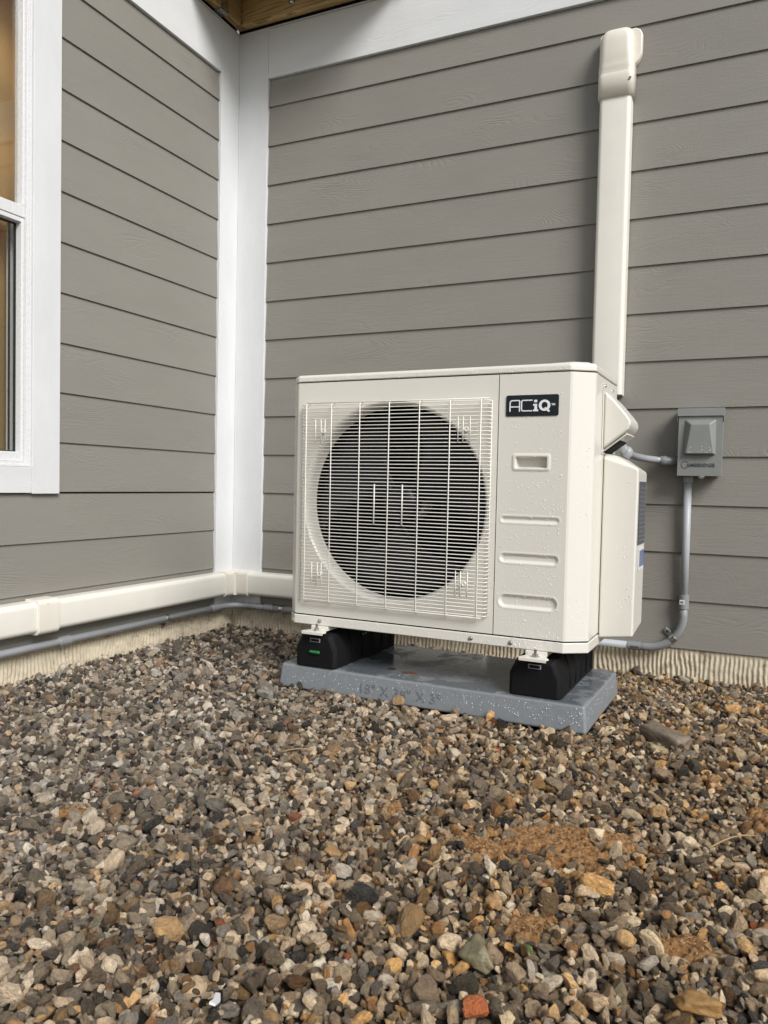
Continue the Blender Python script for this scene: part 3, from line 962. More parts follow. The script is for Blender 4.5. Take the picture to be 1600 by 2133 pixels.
# wiring cover: wedge hood bulging out of the side
bm = bmesh.new()
wx = [(0, .722), (.028, .695), (.060, .657), (.072, .640), (.074, .627), (.067, .612), (.0, .560)]
y0_, y1_ = .150, .300
prism(bm, [(UW + .002 + x, z) for x, z in wx], 'y', y0_, y1_)
wc = obj('wiring_cover', bm, M['enamel'], hp, bevel=.009, seg=4, ang=18)
bm = bmesh.new(); prism(bm, [(UW + .001, .558), (UW + .063, .605), (UW + .065, .600), (UW + .001, .552)], 'y', y0_ + .018, y1_ - .008); obj('lower_flap', bm, M['enamel'], wc, bevel=.001)
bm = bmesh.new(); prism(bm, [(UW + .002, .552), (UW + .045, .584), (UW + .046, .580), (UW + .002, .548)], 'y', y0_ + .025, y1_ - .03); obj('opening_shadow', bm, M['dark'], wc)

# lower valve cover with sloping shoulders
bm = bmesh.new()
X0, X1 = UW + .0005, UW + .097
fy, by = .175, .345
bot = [(X0, fy, .020), (X1 - .002, fy + .004, .030), (X1 - .002, by, .046), (X0, by, .020)]
mid = [(X0, fy, .537), (X1, fy + .004, .505), (X1, by, .497), (X0, by, .537)]
top = [(X0, fy + .022, .549), (X0 + .030, fy + .026, .543), (X0 + .030, by, .543), (X0, by, .549)]
L3 = [[bm.verts.new(p) for p in r] for r in (bot, mid, top)]
bm.faces.new(L3[0][::-1]); bm.faces.new(L3[2])
for a_, b_ in ((0, 1), (1, 2)):
    for i in range(4): bm.faces.new((L3[a_][i], L3[a_][(i + 1) % 4], L3[b_][(i + 1) % 4], L3[b_][i]))
vc = obj('valve_cover', bm, M['enamel'], hp, bevel=.006, seg=4, ang=18)
# spec stickers on the outer face of the valve cover
def sticker(name, y0, y1, z0, z1, mat, dx=.0006):
    bm = bmesh.new(); box(bm, X1 + dx - .0012, X1 + dx + .0004, y0, y1, z0, z1); return obj(name, bm, mat, vc)
sticker('spec_label', fy + .025, by - .02, .290, .470, M['label_grey'], .001)
s2 = sticker('rating_label', fy + .05, by - .03, .215, .280, M['tag_white'], .001)
for k in range(4): sticker('label_print', fy + .062 + .022 * k, fy + .074 + .022 * k, .225, .272, M['label_blue'], .0022)
for k in range(13): sticker('label_line', fy + .033, by - .03 - .012 * (k % 3), .300 + k * .0125, .3025 + k * .0125, M['label_line'], .0022)

bm = bmesh.new(); prism(bm, outline(-.0035), 'z', ZB - .0045, ZB + .001); obj('base_seam_shade', bm, M['dark'], hp)  # dark fill paints the shadow gap above the base pan
# feet screws on the face
for x, z in ((.124, .0145), (.624, .0145), (.741, .0145)): screw(hp, (x, -.0013, z), .0050, M['zinc'])

# badge
bd_bm = bmesh.new()
bw, bh = .146, .0575
bx0, bz0 = .7105, .6415
r_ = .005
pts = []
for cx, cz, a0 in ((bx0 + bw - r_, bz0 + bh - r_, 0), (bx0 + r_, bz0 + bh - r_, 90), (bx0 + r_, bz0 + r_, 180), (bx0 + bw - r_, bz0 + r_, 270)):
    for i in range(5): pts.append((cx + r_ * math.cos(R(a0 + 22.5 * i)), cz + r_ * math.sin(R(a0 + 22.5 * i))))
prism(bd_bm, pts, 'y', -.0022, .001)
badge = obj('badge', bd_bm, M['label_black'], hp)
bm = bmesh.new()
yl = -.0030
def stroke(path, w):
    path = [(bx0 + x, yl, bz0 + z) for x, z in path]
    sweep(bm, path, [(-w / 2, -.0006), (w / 2, -.0006), (w / 2, .0006), (-w / 2, .0006)], up=(0, -1, 0))
w = .0030
stroke([(.0115, .0125), (.0115, .0370), (.0130, .0410), (.0165, .0428), (.0370, .0428), (.0384, .0415), (.0384, .0125)], w)
stroke([(.0130, .0255), (.0370, .0255)], w)
stroke([(.0740, .0428), (.0480, .0428), (.0452, .0414), (.0440, .0385), (.0440, .0185), (.0452, .0155), (.0480, .0141), (.0740, .0141)], w)
def bxs(x0, x1, z0, z1): box(bm, bx0 + x0, bx0 + x1, yl - .0006, yl + .0006, bz0 + z0, bz0 + z1)
bxs(.0790, .0872, .0370, .0435)
bxs(.0765, .0872, .0275, .0325); bxs(.0800, .0872, .0175, .0275); bxs(.0765, .0905, .0125, .0175)
n = 28
ro, ri, ro2, ri2 = .0158, .0085, .0152, .0070
cqx, cqz = .1078, .0282
vsq = []
for i in range(n):
    a = 2 * math.pi * i / n
    vsq.append([bm.verts.new((bx0 + cqx + rx * math.cos(a), yl + yy, bz0 + cqz + rz * math.sin(a))) for rx, rz, yy in ((ro, ro2, -.0006), (ri, ri2 + .002, -.0006), (ri, ri2 + .002, .0006), (ro, ro2, .0006))])
for i in range(n):
    for j in range(4): bm.faces.new((vsq[i][j], vsq[(i + 1) % n][j], vsq[(i + 1) % n][(j + 1) % 4], vsq[i][(j + 1) % 4]))
yl -= .0002
stroke([(.1085, .0215), (.1215, .0115)], .0055)
obj('badge_letters', bm, M['label_white'], badge)
text_mesh('TM', .0075, .0004, M['label_white'], 'badge_letters', badge, (bx0 + .1265, -.0030, bz0 + .0275), bold=.0003)

# wire guard
bm = bmesh.new()
GX0, GX1, GZ0, GZ1, GY = .0758, .668, .083, .686, -.020
wr = .00165
nh = 58
clusters = [(.127, .606), (.594, .606), (.122, .165), (.597, .170)]
sq = lambda r: circle(r, 6)
for k in range(nh):
    z = GZ0 + (GZ1 - GZ0) * k / (nh - 1)
    sweep(bm, [(GX0 - .020, -.0005, z), (GX0 - .018, GY * .7, z), (GX0 - .008, GY, z), (GX1 - .004, GY, z), (GX1 + .003, GY * .75, z), (GX1 + .004, -.0005, z)], sq(wr * .86))
for x in (GX0, .165, .263, .361, .458, .553, .645):
    sweep(bm, [(x, -.0005, GZ1 + .006), (x, GY * .7, GZ1 + .006), (x, GY - .0026, GZ1 + .0), (x, GY - .0026, GZ0), (x, GY * .7, GZ0 - .006), (x, -.0005, GZ0 - .006)], sq(wr * .92))
for x in (GX0 - .0185, ):
    sweep(bm, [(x, GY * .55, GZ1), (x, GY * .55, GZ0)], sq(wr))
sweep(bm, [(GX1 + .0045, GY * .45, GZ1), (GX1 + .0045, GY * .45, GZ0)], sq(wr))
sweep(bm, [(GX0, GY * .9, GZ1 + .0062), (GX1, GY * .9, GZ1 + .0062)], sq(wr)); sweep(bm, [(GX0, GY * .9, GZ0 - .0062), (GX1 - .01, GY * .9, GZ0 - .0062)], sq(wr))
for x in (.3168, .4087): sweep(bm, [(x, GY - .0026, .326), (x, GY - .0026, .447)], sq(wr * 1.2))
for cx, cz in clusters:
    for dx in ((-.018, .002, .016) if cx < .3 else (-.016, -.001, .020)): sweep(bm, [(cx + dx, GY - .0026, cz - .036), (cx + dx, GY - .0026, cz + .036)], sq(wr * .8))
guard = obj('fan_guard', bm, M['wire'], hp, smooth=True)
for cx, cz in clusters:
    bm = bmesh.new(); lathe(bm, [(.0065, -.001), (.0065, -.004), (.0045, -.006), (.0045, -.017), (.0060, -.018), (.0060, -.0215), (.0030, -.0225)], (cx + .004, 0, cz), 'y', 12); obj('standoff', bm, M['enamel'], guard)
    bm = bmesh.new(); sweep(bm, [(cx + .010 + .0055 * math.cos(a), -.0235, cz + .0055 * math.sin(a)) for a in np.linspace(0, 2 * math.pi, 12)], circle(.0013, 5), up=(0, -1, 0)); obj('clip', bm, M['wire'], guard)

# fan
fan = None
bm = bmesh.new(); lathe(bm, [(.004, -.006), (.030, -.004), (.052, .004), (.056, .012), (.056, .055)], (CXc, .055, CZc), 'y', 32)
fan = obj('fan', bm, M['bladem'], hp, smooth=True)
for k in range(3):
    bm = bmesh.new()
    nr, na_ = 10, 14
    grid = []
    for i in range(nr + 1):
        rr = .05 + (.283 - .05) * i / nr
        s = i / nr
        a_lead = R(100) * (.25 + .75 * s ** .8)
        a0 = R(120 * k + 10) - R(30) * s
        row = []
        for j in range(na_ + 1):
            t_ = j / na_
            a = a0 + a_lead * t_
            y = .062 + .055 * (1 - t_) * (1 - .3 * s) + .012 * math.sin(t_ * math.pi)
            row.append(bm.verts.new((CXc + rr * math.cos(a), y, CZc + rr * math.sin(a))))
        grid.append(row)
    for i in range(nr):
        for j in range(na_): bm.faces.new((grid[i][j], grid[i + 1][j], grid[i + 1][j + 1], grid[i][j + 1]))
    bl = obj('blade', bm, M['bladem'], fan, smooth=True)
    sm = bl.modifiers.new('solid', 'SOLIDIFY'); sm.thickness = .004
bm = bmesh.new(); lathe(bm, [(.052, .0), (.055, .004), (.055, .060), (.040, .066)], (CXc, .135, CZc), 'y', 28); obj('motor', bm, M['pvc_dark'], hp, bevel=.002)
boxes('motor_bracket', [(CXc + .075, CXc + .100, .215, .220, .02, UH - .03), (CXc - .02, CXc - .002, .215, .220, .02, UH - .03)], M['gasket'], hp, .001)

# black cables under the unit
cb = tag(empty('cable_bundle', (1.55, -.70, .08)), 'loose black cables looping down under the heat pump base', 'cables')
for k in range(6):
    x = -.02 + .022 * k; d = random.uniform(.02, .045)
    bm = bmesh.new(); tube(bm, [(x + .12 * t_, -.05 + .02 * math.sin(5 * t_ + k), .058 - d * math.sin(math.pi * t_)) for t_ in np.linspace(0, 1, 12)], .0032, 8)
    obj('cable', bm, M['cable'], cb, smooth=True)

# ------------------------------------------------------------------ rubber risers
def riser(cx, lab, first):
    P = Matrix.Rotation(PYAW, 3, 'Z')
    r = tag(empty('rubber_riser', (cx, -1.000, .0144), PYAW + .004), lab, 'rubber foot', 'black rubber blocks under the heat pump')
    bm = bmesh.new()
    hw, L_, Hh = .074, .43, .104
    sec = [(-hw, 0), (hw, 0), (hw, .060), (hw - .022, Hh), (-hw + .022, Hh), (-hw, .060)]
    segs = [(0.0, .012), (.014, .0)]
    rings = []
    for y, s in ((0, .010), (.012, 0), (L_ - .012, 0), (L_, .010)):
        rings.append([bm.verts.new((x * (1 - s / hw), y, max(0, z - (s if z > .05 else 0)))) for x, z in sec])
    for i in range(3):
        for j in range(6): bm.faces.new((rings[i][j], rings[i][(j + 1) % 6], rings[i + 1][(j + 1) % 6], rings[i + 1][j]))
    bm.faces.new(rings[0][::-1]); bm.faces.new(rings[-1])
    body = obj('block', bm, M['rubber'], r, bevel=.004, seg=3)
    for k in range(5):
        y = .10 + k * .07
        for s in (-1, 1):
            bm = bmesh.new()
            tube(bm, [(s * (hw - .001), y, .012), (s * (hw + .001), y + .008, .056), (s * (hw - .020), y + .016, Hh - .004)], .0035, 6)
            obj('molded_rib', bm, M['rubber'], body, smooth=True)
    # channel slot and vial on the nose
    bm = bmesh.new(); box(bm, -.018, .018, -.0015, .006, .078, .0905); obj('channel_end', bm, M['pvc_dark'], body, bevel=.001)
    bm = bmesh.new(); box(bm, -.0145, .0145, -.0022, .004, .0805, .088); obj('channel_mouth', bm, M['dark'], body)
    bm = bmesh.new(); tube(bm, [(-.017, -.0006, .047), (-.014, -.0022, .047), (.014, -.0022, .047), (.017, -.0006, .047)], .0055, 12)
    if first: obj('level_vial', bm, M['green_vial'], body, smooth=True)
    else: bm.free()
    if first:
        bm = bmesh.new(); tube(bm, [(hw - .0125, .19, .078), (hw - .0125, .225, .078)], .0055, 12); obj('level_vial', bm, M['green_vial'], body, smooth=True)
    # white foot of the unit clamped on top with a bolt
    return r
riser(1.052, 'black rubber block with a green level vial, under the left end of the heat pump', True)
riser(1.742, 'black rubber block under the right end of the heat pump, without a level vial', False)
for fx in (.124, .814):
    bm = bmesh.new()
    zt = -.003
    prism(bm, [(fx - .020, -.002), (fx + .026, -.002), (fx + .045, -.040), (fx + .040, -.050), (fx - .034, -.050), (fx - .038, -.044)], 'z', zt - .0115, zt - .008)
    prism(bm, [(fx - .034, -.0501), (fx + .040, -.0501), (fx + .041, -.052), (fx - .035, -.052)], 'z', zt - .017, zt - .008)
    ft = obj('mounting_foot', bm, M['enamel'], hp, bevel=.0012)
    bm = bmesh.new(); box(bm, fx - .03, fx + .03, -.004, UD + .02, zt - .0118, zt + .0025); obj('foot_rail', bm, M['enamel'], hp, bevel=.002)
    bm = bmesh.new(); lathe(bm, [(.0135, 0), (.0135, .0016), (.0085, .0018), (.0085, .008), (.0042, .0082), (.0042, .020), (.003, .021)], (fx + .004, -.026, zt - .008), 'z', 6); obj('bolt', bm, M['zinc'], ft)

# whip path (world)
def up(x, y, z):
    c, s = math.cos(UA), math.sin(UA)
    return (UX + c * x - s * y, UY + s * x + c * y, UZ + z)
a = Vector(up(UW + .020, .26, .590)); b = Vector(up(UW + .034, .285, .570)); c = Vector(up(UW + .042, .31, .557))
pth = [a, a.lerp(b, .5), b]
bm = bmesh.new(); tube(bm, pth + [c], .0125, 14); obj('straight_fitting', bm, M['pvc'], wp, smooth=True)
bm = bmesh.new(); bmesh.ops.create_uvsphere(bm, u_segments=16, v_segments=10, radius=.0185); bmesh.ops.translate(bm, verts=bm.verts, vec=c); obj('elbow_cap', bm, M['flex'], wp, smooth=True)
e = Vector((1.985, -.060, .693))
pp = []
P0, P1, P2, P3 = c + Vector((-.004, .012, -.012)), c + Vector((.0, .14, .012)), e + Vector((-.17, .01, .012)), e
for i in range(21):
    t_ = i / 20
    pp.append(P0 * (1 - t_) ** 3 + P1 * 3 * t_ * (1 - t_) ** 2 + P2 * 3 * t_ * t_ * (1 - t_) + P3 * t_ ** 3)
bm = bmesh.new(); tube(bm, pp, .0125, 14); obj('hose', bm, M['flex'], wp, smooth=True)
bm = bmesh.new(); lathe(bm, [(.014, -.034), (.0185, -.030), (.0190, -.010), (.0165, -.006), (.0165, .034)], tuple(e), 'x', 18); obj('box_connector', bm, M['pvc_dark'], wp, smooth=True)

# ------------------------------------------------------------------ ground and gravel
def top_level(x, y):
    """height of the gravel surface"""
    d = np.minimum(x, -y)
    t_ = np.clip((d - .02) / .75, 0, 1); t_ = t_ * t_ * (3 - 2 * t_)
    return -.108 + .050 * t_
GX_0, GX_1, GY_0, GY_1, CELL = .0, 4.0, -3.5, .0, .0025
nX, nY = int((GX_1 - GX_0) / CELL), int((GY_1 - GY_0) / CELL)
gx = GX_0 + (np.arange(nX) + .5) * CELL
gy = GY_0 + (np.arange(nY) + .5) * CELL
GXm, GYm = np.meshgrid(gx, gy, indexing='ij')
def vnoise(X, Y, f, seed):
    r = np.random.default_rng(seed); n_ = 256
    g = r.random((n_, n_)); x = X * f; y = Y * f
    xi, yi = np.floor(x).astype(int), np.floor(y).astype(int)
    fx, fy = x - xi, y - yi
    fx = fx * fx * (3 - 2 * fx); fy = fy * fy * (3 - 2 * fy)
    xi %= n_; yi %= n_; x1 = (xi + 1) % n_; y1 = (yi + 1) % n_
    return (g[xi, yi] * (1 - fx) + g[x1, yi] * fx) * (1 - fy) + (g[xi, y1] * (1 - fx) + g[x1, y1] * fx) * fy
PADL = ((GXm - 1.8868) * math.cos(PYAW) + (GYm + 1.0207) * math.sin(PYAW), -(GXm - 1.8868) * math.sin(PYAW) + (GYm + 1.0207) * math.cos(PYAW))
TOP = top_level(GXm, GYm) + .022 * (vnoise(GXm, GYm, 2.6, 1) - .5) * np.clip(np.minimum(GXm, -GYm) / .4, 0, 1)
pdx = np.maximum(np.maximum(-PADL[0] - PW, PADL[0]), 0); pdy = np.maximum(np.maximum(-PADL[1], PADL[1] - PD), 0)
TOP = TOP + .008 * np.clip(1 - np.hypot(pdx, pdy) / .13, 0, 1) * np.clip(1.15 - (PADL[0] + PW) / PW, .25, 1)
BASE = TOP - .030
H = BASE.copy()
ca, sa = math.cos(PYAW), math.sin(PYAW)
lx = (GXm - 1.8868) * ca + (GYm + 1.0207) * sa
ly = -(GXm - 1.8868) * sa + (GYm + 1.0207) * ca
PADM = (lx > -PW - .006) & (lx < .006) & (ly > -.006) & (ly < PD + .006)
H[PADM] = .0

def in_pad(x, y, m):
    u = (x - 1.8868) * ca + (y + 1.0207) * sa; w_ = -(x - 1.8868) * sa + (y + 1.0207) * ca
    return -PW - m < u < m and -m < w_ < PD + m
patches = [(1.955, -1.665, .170, .115, .2), (1.84, -1.74, .06, .05, 0), (2.06, -1.60, .07, .05, 0), (1.985, -1.960, .045, .04, 0), (2.20, -1.90, .045, .04, 0), (2.32, -1.345, .055, .07, 0), (1.085, -1.975, .045, .035, 0), (1.62, -1.66, .03, .04, 0), (2.32, -1.80, .04, .04, 0)]
def patch_val(x, y):
    v_ = np.full(np.shape(x), -1.0)
    for px, py, ra, rb, an in patches:
        c_, s_ = math.cos(an), math.sin(an)
        u = ((x - px) * c_ + (y - py) * s_) / ra; w_ = (-(x - px) * s_ + (y - py) * c_) / rb
        v_ = np.maximum(v_, 1 - np.sqrt(u * u + w_ * w_))
    return v_ + .75 * (vnoise(x, y, 30, 5) - .5) + .75 * (vnoise(x, y, 75, 6) - .5)
PV = patch_val(GXm, GYm)

stones = []
def place(x, y, a_, b_, c_, tilt):
    global H
    r = .5 * (a_ + b_) * .92
    n_ = int(r / CELL) + 1
    i0, j0 = int((x - GX_0) / CELL), int((y - GY_0) / CELL)
    ia, ib, ja, jb = max(0, i0 - n_), min(nX, i0 + n_ + 1), max(0, j0 - n_), min(nY, j0 + n_ + 1)
    sub = H[ia:ib, ja:jb]
    dx = (gx[ia:ib] - x)[:, None] / r; dy = (gy[ja:jb] - y)[None, :] / r
    d2 = dx * dx + dy * dy
    ins = d2 < .95
    if not ins.any(): return None
    dome = c_ * np.sqrt(np.clip(1 - d2, 0, 1))
    s_ = np.sort((sub + dome)[ins])
    zc = s_[int(len(s_) * .88)]
    zc = min(zc, s_[0] + 2.2 * c_)
    new = np.where(ins, np.maximum(sub, zc + dome), sub)
    H[ia:ib, ja:jb] = new
    return zc
palette = [((.36, .29, .215), 16), ((.50, .41, .30), 15), ((.24, .20, .155), 12), ((.13, .115, .10), 8), ((.66, .56, .42), 15), ((.80, .71, .56), 11), ((.52, .34, .155), 9), ((.32, .18, .075), 6), ((.05, .052, .058), 6), ((.84, .79, .69), 5), ((.36, .35, .33), 8), ((.25, .225, .16), 3), ((.36, .12, .05), .6), ((.62, .44, .24), 6), ((.85, .83, .79), 1.2)]
pc = np.array([p[0] for p in palette]); pw = np.array([p[1] for p in palette], float); pw /= pw.sum()
def vis(x, y):
    d = Vector((x, y, -.07)) - CAM
    z = d.dot(FW)
    if z < .5: return False
    return abs(d.dot(RT) / z) < .58 and abs(d.dot(UP) / z) < .74
NS = 240000
k = 0
cand = rng.random((NS * 4, 2))
ci = 0
while k < NS and ci < len(cand) - 4:
    big = k > NS * .5
    best = None
    for q in range(4):
        x = GX_0 + .004 + cand[ci, 0] * (3.75); y = GY_1 - .004 - cand[ci, 1] * 3.45; ci = ci + 1
        if ci >= len(cand): break
        i0, j0 = min(nX - 1, int((x - GX_0) / CELL)), min(nY - 1, int((y - GY_0) / CELL))
        h_ = H[i0, j0] - TOP[i0, j0]
        if best is None or h_ < best[0]: best = (h_, x, y, i0, j0)
        if q == 0 and not vis(x, y): break
    h_, x, y, i0, j0 = best
    k += 1
    a_ = float(np.clip(rng.lognormal(math.log(.0074), .36), .0042, .026))
    if not vis(x, y): a_ *= 1.5
    if in_pad(x, y, a_ * .5): continue
    if PV[i0, j0] > .14 and rng.random() < .90: continue
    if x < a_ * .6 or -y < a_ * .6: continue
    b_ = a_ * rng.uniform(.50, .92); c_ = a_ * rng.uniform(.38, .74)
    zc = place(x, y, a_, b_, c_, 0)
    if zc is None: continue
    if zc > TOP[i0, j0] + .011: continue
    stones.append((x, y, zc + .0005, a_, b_, c_))
S = np.array(stones)
print('stones', len(S), 'mean top', float((H - TOP)[~PADM].mean()))

# stone shapes: rounded polytopes cut from random planes
def stone_mesh(i, sub):
    bm = bmesh.new()
    bmesh.ops.create_icosphere(bm, subdivisions=sub, radius=1)
    r = random.Random(100 + i)
    pl = []
    for _ in range(r.randint(5, 9)):
        n_ = Vector((r.gauss(0, 1), r.gauss(0, 1), r.gauss(0, 1))).normalized()
        pl.append((n_, r.uniform(.42, .88)))
    for s in (Vector((1, 0, 0)), Vector((-1, 0, 0)), Vector((0, 1, 0)), Vector((0, -1, 0)), Vector((0, 0, 1)), Vector((0, 0, -1))): pl.append((s, 1.02))
    p_ = r.choice((14, 26, 40, 60, 80))
    off = Vector((r.uniform(0, 90),) * 3)
    for v in bm.verts:
        u = v.co.normalized()
        s = sum((max(0, u.dot(n_)) / d) ** p_ for n_, d in pl) ** (-1 / p_)
        s = min(s, 1.15)
        s *= 1 + .05 * mnoise.noise(u * 1.8 + off) + .03 * mnoise.noise(u * 5 + off)
        v.co = u * s
    me = bpy.data.meshes.new('stone_shape')
    bm.to_mesh(me); bm.free()
    me.materials.append(M['stone'])
    for p in me.polygons: p.use_smooth = False
    return me
scol = bpy.data.collections.new('stone_shapes')
NV = 28
for i in range(NV):
    o = bpy.data.objects.new('stone_shape_%02d' % i, stone_mesh(i, 3))
    scol.objects.link(o)

me = bpy.data.meshes.new('gravel')
me.from_pydata([tuple(p) for p in S[:, :3]], [], [])
def attr(name, typ, data, field='vector'):
    a_ = me.attributes.new(name, typ, 'POINT')
    a_.data.foreach_set(field, np.asarray(data, dtype=np.float32 if typ != 'INT' else np.int32).ravel())
N = len(S)
rot = np.stack([rng.normal(0, .62, N), rng.normal(0, .62, N), rng.uniform(0, 6.283, N)], 1)
attr('rot', 'FLOAT_VECTOR', rot)
attr('scl', 'FLOAT_VECTOR', S[:, 3:6] * 1.07)
attr('idx', 'INT', rng.integers(0, NV, N), 'value')
# colour: stones are greyer towards the left wall, warmer on the right
ci_ = rng.choice(len(pc), N, p=pw)
C = pc[ci_] * np.exp(np.clip(rng.normal(-.34, .62, (N, 1)), -1.7, .42))
C = C * np.minimum(1, .82 / C.max(1, keepdims=True)) * np.array([[1.07, .99, .89]])
warm = np.clip((S[:, 0] - 1.0) / .8, 0, 1)[:, None]
grey = C.mean(1, keepdims=True)
C = C * (.60 + .40 * warm) + grey * np.array([[1.14, 1.09, 1.02]]) * (1 - (.60 + .40 * warm))
C = C * (1 + .06 * warm * np.array([[1.0, .1, -.9]]))
C4 = np.concatenate([np.clip(C, 0, .9), np.ones((N, 1))], 1)
attr('col', 'FLOAT_COLOR', C4, 'color')
gravel = bpy.data.objects.new('gravel', me)
col.objects.link(gravel)
tag(gravel, 'wet mixed brown, grey and tan river gravel covering the ground', 'gravel', kind='stuff')
ng = bpy.data.node_groups.new('scatter stones', 'GeometryNodeTree')
ng.interface.new_socket('Geometry', in_out='INPUT', socket_type='NodeSocketGeometry')
ng.interface.new_socket('Geometry', in_out='OUTPUT', socket_type='NodeSocketGeometry')
gi, go = ng.nodes.new('NodeGroupInput'), ng.nodes.new('NodeGroupOutput')
iop = ng.nodes.new('GeometryNodeInstanceOnPoints')
cinf = ng.nodes.new('GeometryNodeCollectionInfo')
cinf.inputs['Collection'].default_value = scol
cinf.inputs['Separate Children'].default_value = True
cinf.inputs['Reset Children'].default_value = True
iop.inputs['Pick Instance'].default_value = True
def named(nm, typ):
    a_ = ng.nodes.new('GeometryNodeInputNamedAttribute'); a_.data_type = typ; a_.inputs['Name'].default_value = nm
    return [o for o in a_.outputs if o.enabled and o.name == 'Attribute'][0]
L = ng.links.new
L(gi.outputs[0], iop.inputs['Points'])
L(cinf.outputs[0], iop.inputs['Instance'])
L(named('idx', 'INT'), iop.inputs['Instance Index'])
e2r = ng.nodes.new('FunctionNodeEulerToRotation')
L(named('rot', 'FLOAT_VECTOR'), e2r.inputs[0]); L(e2r.outputs[0], iop.inputs['Rotation'])
L(named('scl', 'FLOAT_VECTOR'), iop.inputs['Scale'])
L(iop.outputs[0], go.inputs[0])
gm = gravel.modifiers.new('scatter', 'NODES'); gm.node_group = ng

def grid_obj(name, X, Y, Z, mat, step, mask=None):
    Xs, Ys, Zs = X[::step, ::step], Y[::step, ::step], Z[::step, ::step]
    n0, n1 = Xs.shape
    idx = np.arange(n0 * n1).reshape(n0, n1)
    q = np.stack([idx[:-1, :-1], idx[1:, :-1], idx[1:, 1:], idx[:-1, 1:]], -1).reshape(-1, 4)
    V = np.stack([Xs, Ys, Zs], -1).reshape(-1, 3)
    if mask is not None:
        mk = mask[::step, ::step].reshape(-1)
        q = q[mk[q].any(1)]
        used = np.unique(q); rem = np.full(len(V), -1); rem[used] = np.arange(len(used)); V = V[used]; q = rem[q]
    m = bpy.data.meshes.new(name)
    m.from_pydata(V.tolist(), [], q.tolist())
    m.materials.append(mat)
    for p in m.polygons: p.use_smooth = True
    o = bpy.data.objects.new(name, m); col.objects.link(o)
    return o
# local mean of the stone surface
def blur(A, n_):
    for ax in (0, 1):
        c_ = np.cumsum(np.insert(A, 0, 0, axis=ax), axis=ax)
        A2 = np.take(c_, np.clip(np.arange(A.shape[ax]) + n_, 0, A.shape[ax]), axis=ax) - np.take(c_, np.clip(np.arange(A.shape[ax]) - n_, 0, A.shape[ax]), axis=ax)
        w_ = np.clip(np.arange(A.shape[ax]) + n_, 0, A.shape[ax]) - np.clip(np.arange(A.shape[ax]) - n_, 0, A.shape[ax])
        A = A2 / (w_[:, None] if ax == 0 else w_[None, :])
    return A
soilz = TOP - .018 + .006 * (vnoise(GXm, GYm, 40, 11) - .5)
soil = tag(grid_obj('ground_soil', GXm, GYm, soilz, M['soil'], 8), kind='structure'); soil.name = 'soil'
rough_ = .006 * (vnoise(GXm, GYm, 60, 12) - .5) + .006 * (vnoise(GXm, GYm, 150, 13) - .5) + .006 * (vnoise(GXm, GYm, 22, 14) - .5) + .004 * (np.random.default_rng(5).random(GXm.shape) - .5)
Hm = blur(np.where(PADM, TOP, np.minimum(H, TOP + .01)), 7)
sm_ = np.clip(PV / .8 + .42, 0, 1)
dz = np.maximum(Hm, TOP - .010) - .035 + .0415 * sm_ + rough_
dirt = grid_obj('dirt_patches', GXm, GYm, dz, M['dirt'], 1, (PV > -.4) & (~PADM))
tag(dirt, 'rough orange clay dirt showing through the gravel in patches', 'dirt', kind='stuff')

bm = bmesh.new()
rc = random.Random(4)
for _ in range(900):
    px, py, ra, rb, an = patches[min(len(patches) - 1, int(rc.random() ** 2.2 * len(patches)))]
    x, y = px + rc.gauss(0, ra * .6), py + rc.gauss(0, rb * .6)
    i0, j0 = int((x - GX_0) / CELL), int((y - GY_0) / CELL)
    if not (0 <= i0 < nX and 0 <= j0 < nY) or PADM[i0, j0]: continue
    z = max(float(dz[i0, j0]) if PV[i0, j0] > -.1 else -1, float(H[i0, j0])) + .001
    a_ = rc.uniform(0, 6.28); l_ = rc.uniform(.0015, .0065) ; w_ = rc.uniform(.0004, .0009)
    d_ = Vector((math.cos(a_), math.sin(a_), rc.uniform(-.25, .35))) * l_
    n_ = Vector((-math.sin(a_), math.cos(a_), 0)) * w_
    c_ = Vector((x, y, z))
    vs_ = [bm.verts.new(q) for q in (c_ - d_ + n_, c_ - d_ - n_, c_ + d_ - n_ + Vector((0, 0, .0015)), c_ + d_ + n_ + Vector((0, 0, .0015)), c_ + Vector((0, 0, w_ * 2.2)))]
    for f in ((0, 1, 4), (1, 2, 4), (2, 3, 4), (3, 0, 4), (0, 3, 2, 1)): bm.faces.new([vs_[k_] for k_ in f])
tag(obj('plant_fibres', bm, simple('dry plant fibre', (.40, .25, .12), .6, var=.4, scale=120)), 'short dry plant fibres strewn over the orange dirt patches', 'plant bits', kind='stuff')

# yard around, one sheet to the horizon
bm = bmesh.new()
def quad(x0, x1, y0, y1, z=-.135):
    bm.faces.new([bm.verts.new(p) for p in ((x0, y0, z), (x1, y0, z), (x1, y1, z), (x0, y1, z))])
quad(-120, 120, -120, 120)
tag(obj('ground', bm, M['ground']), kind='structure')

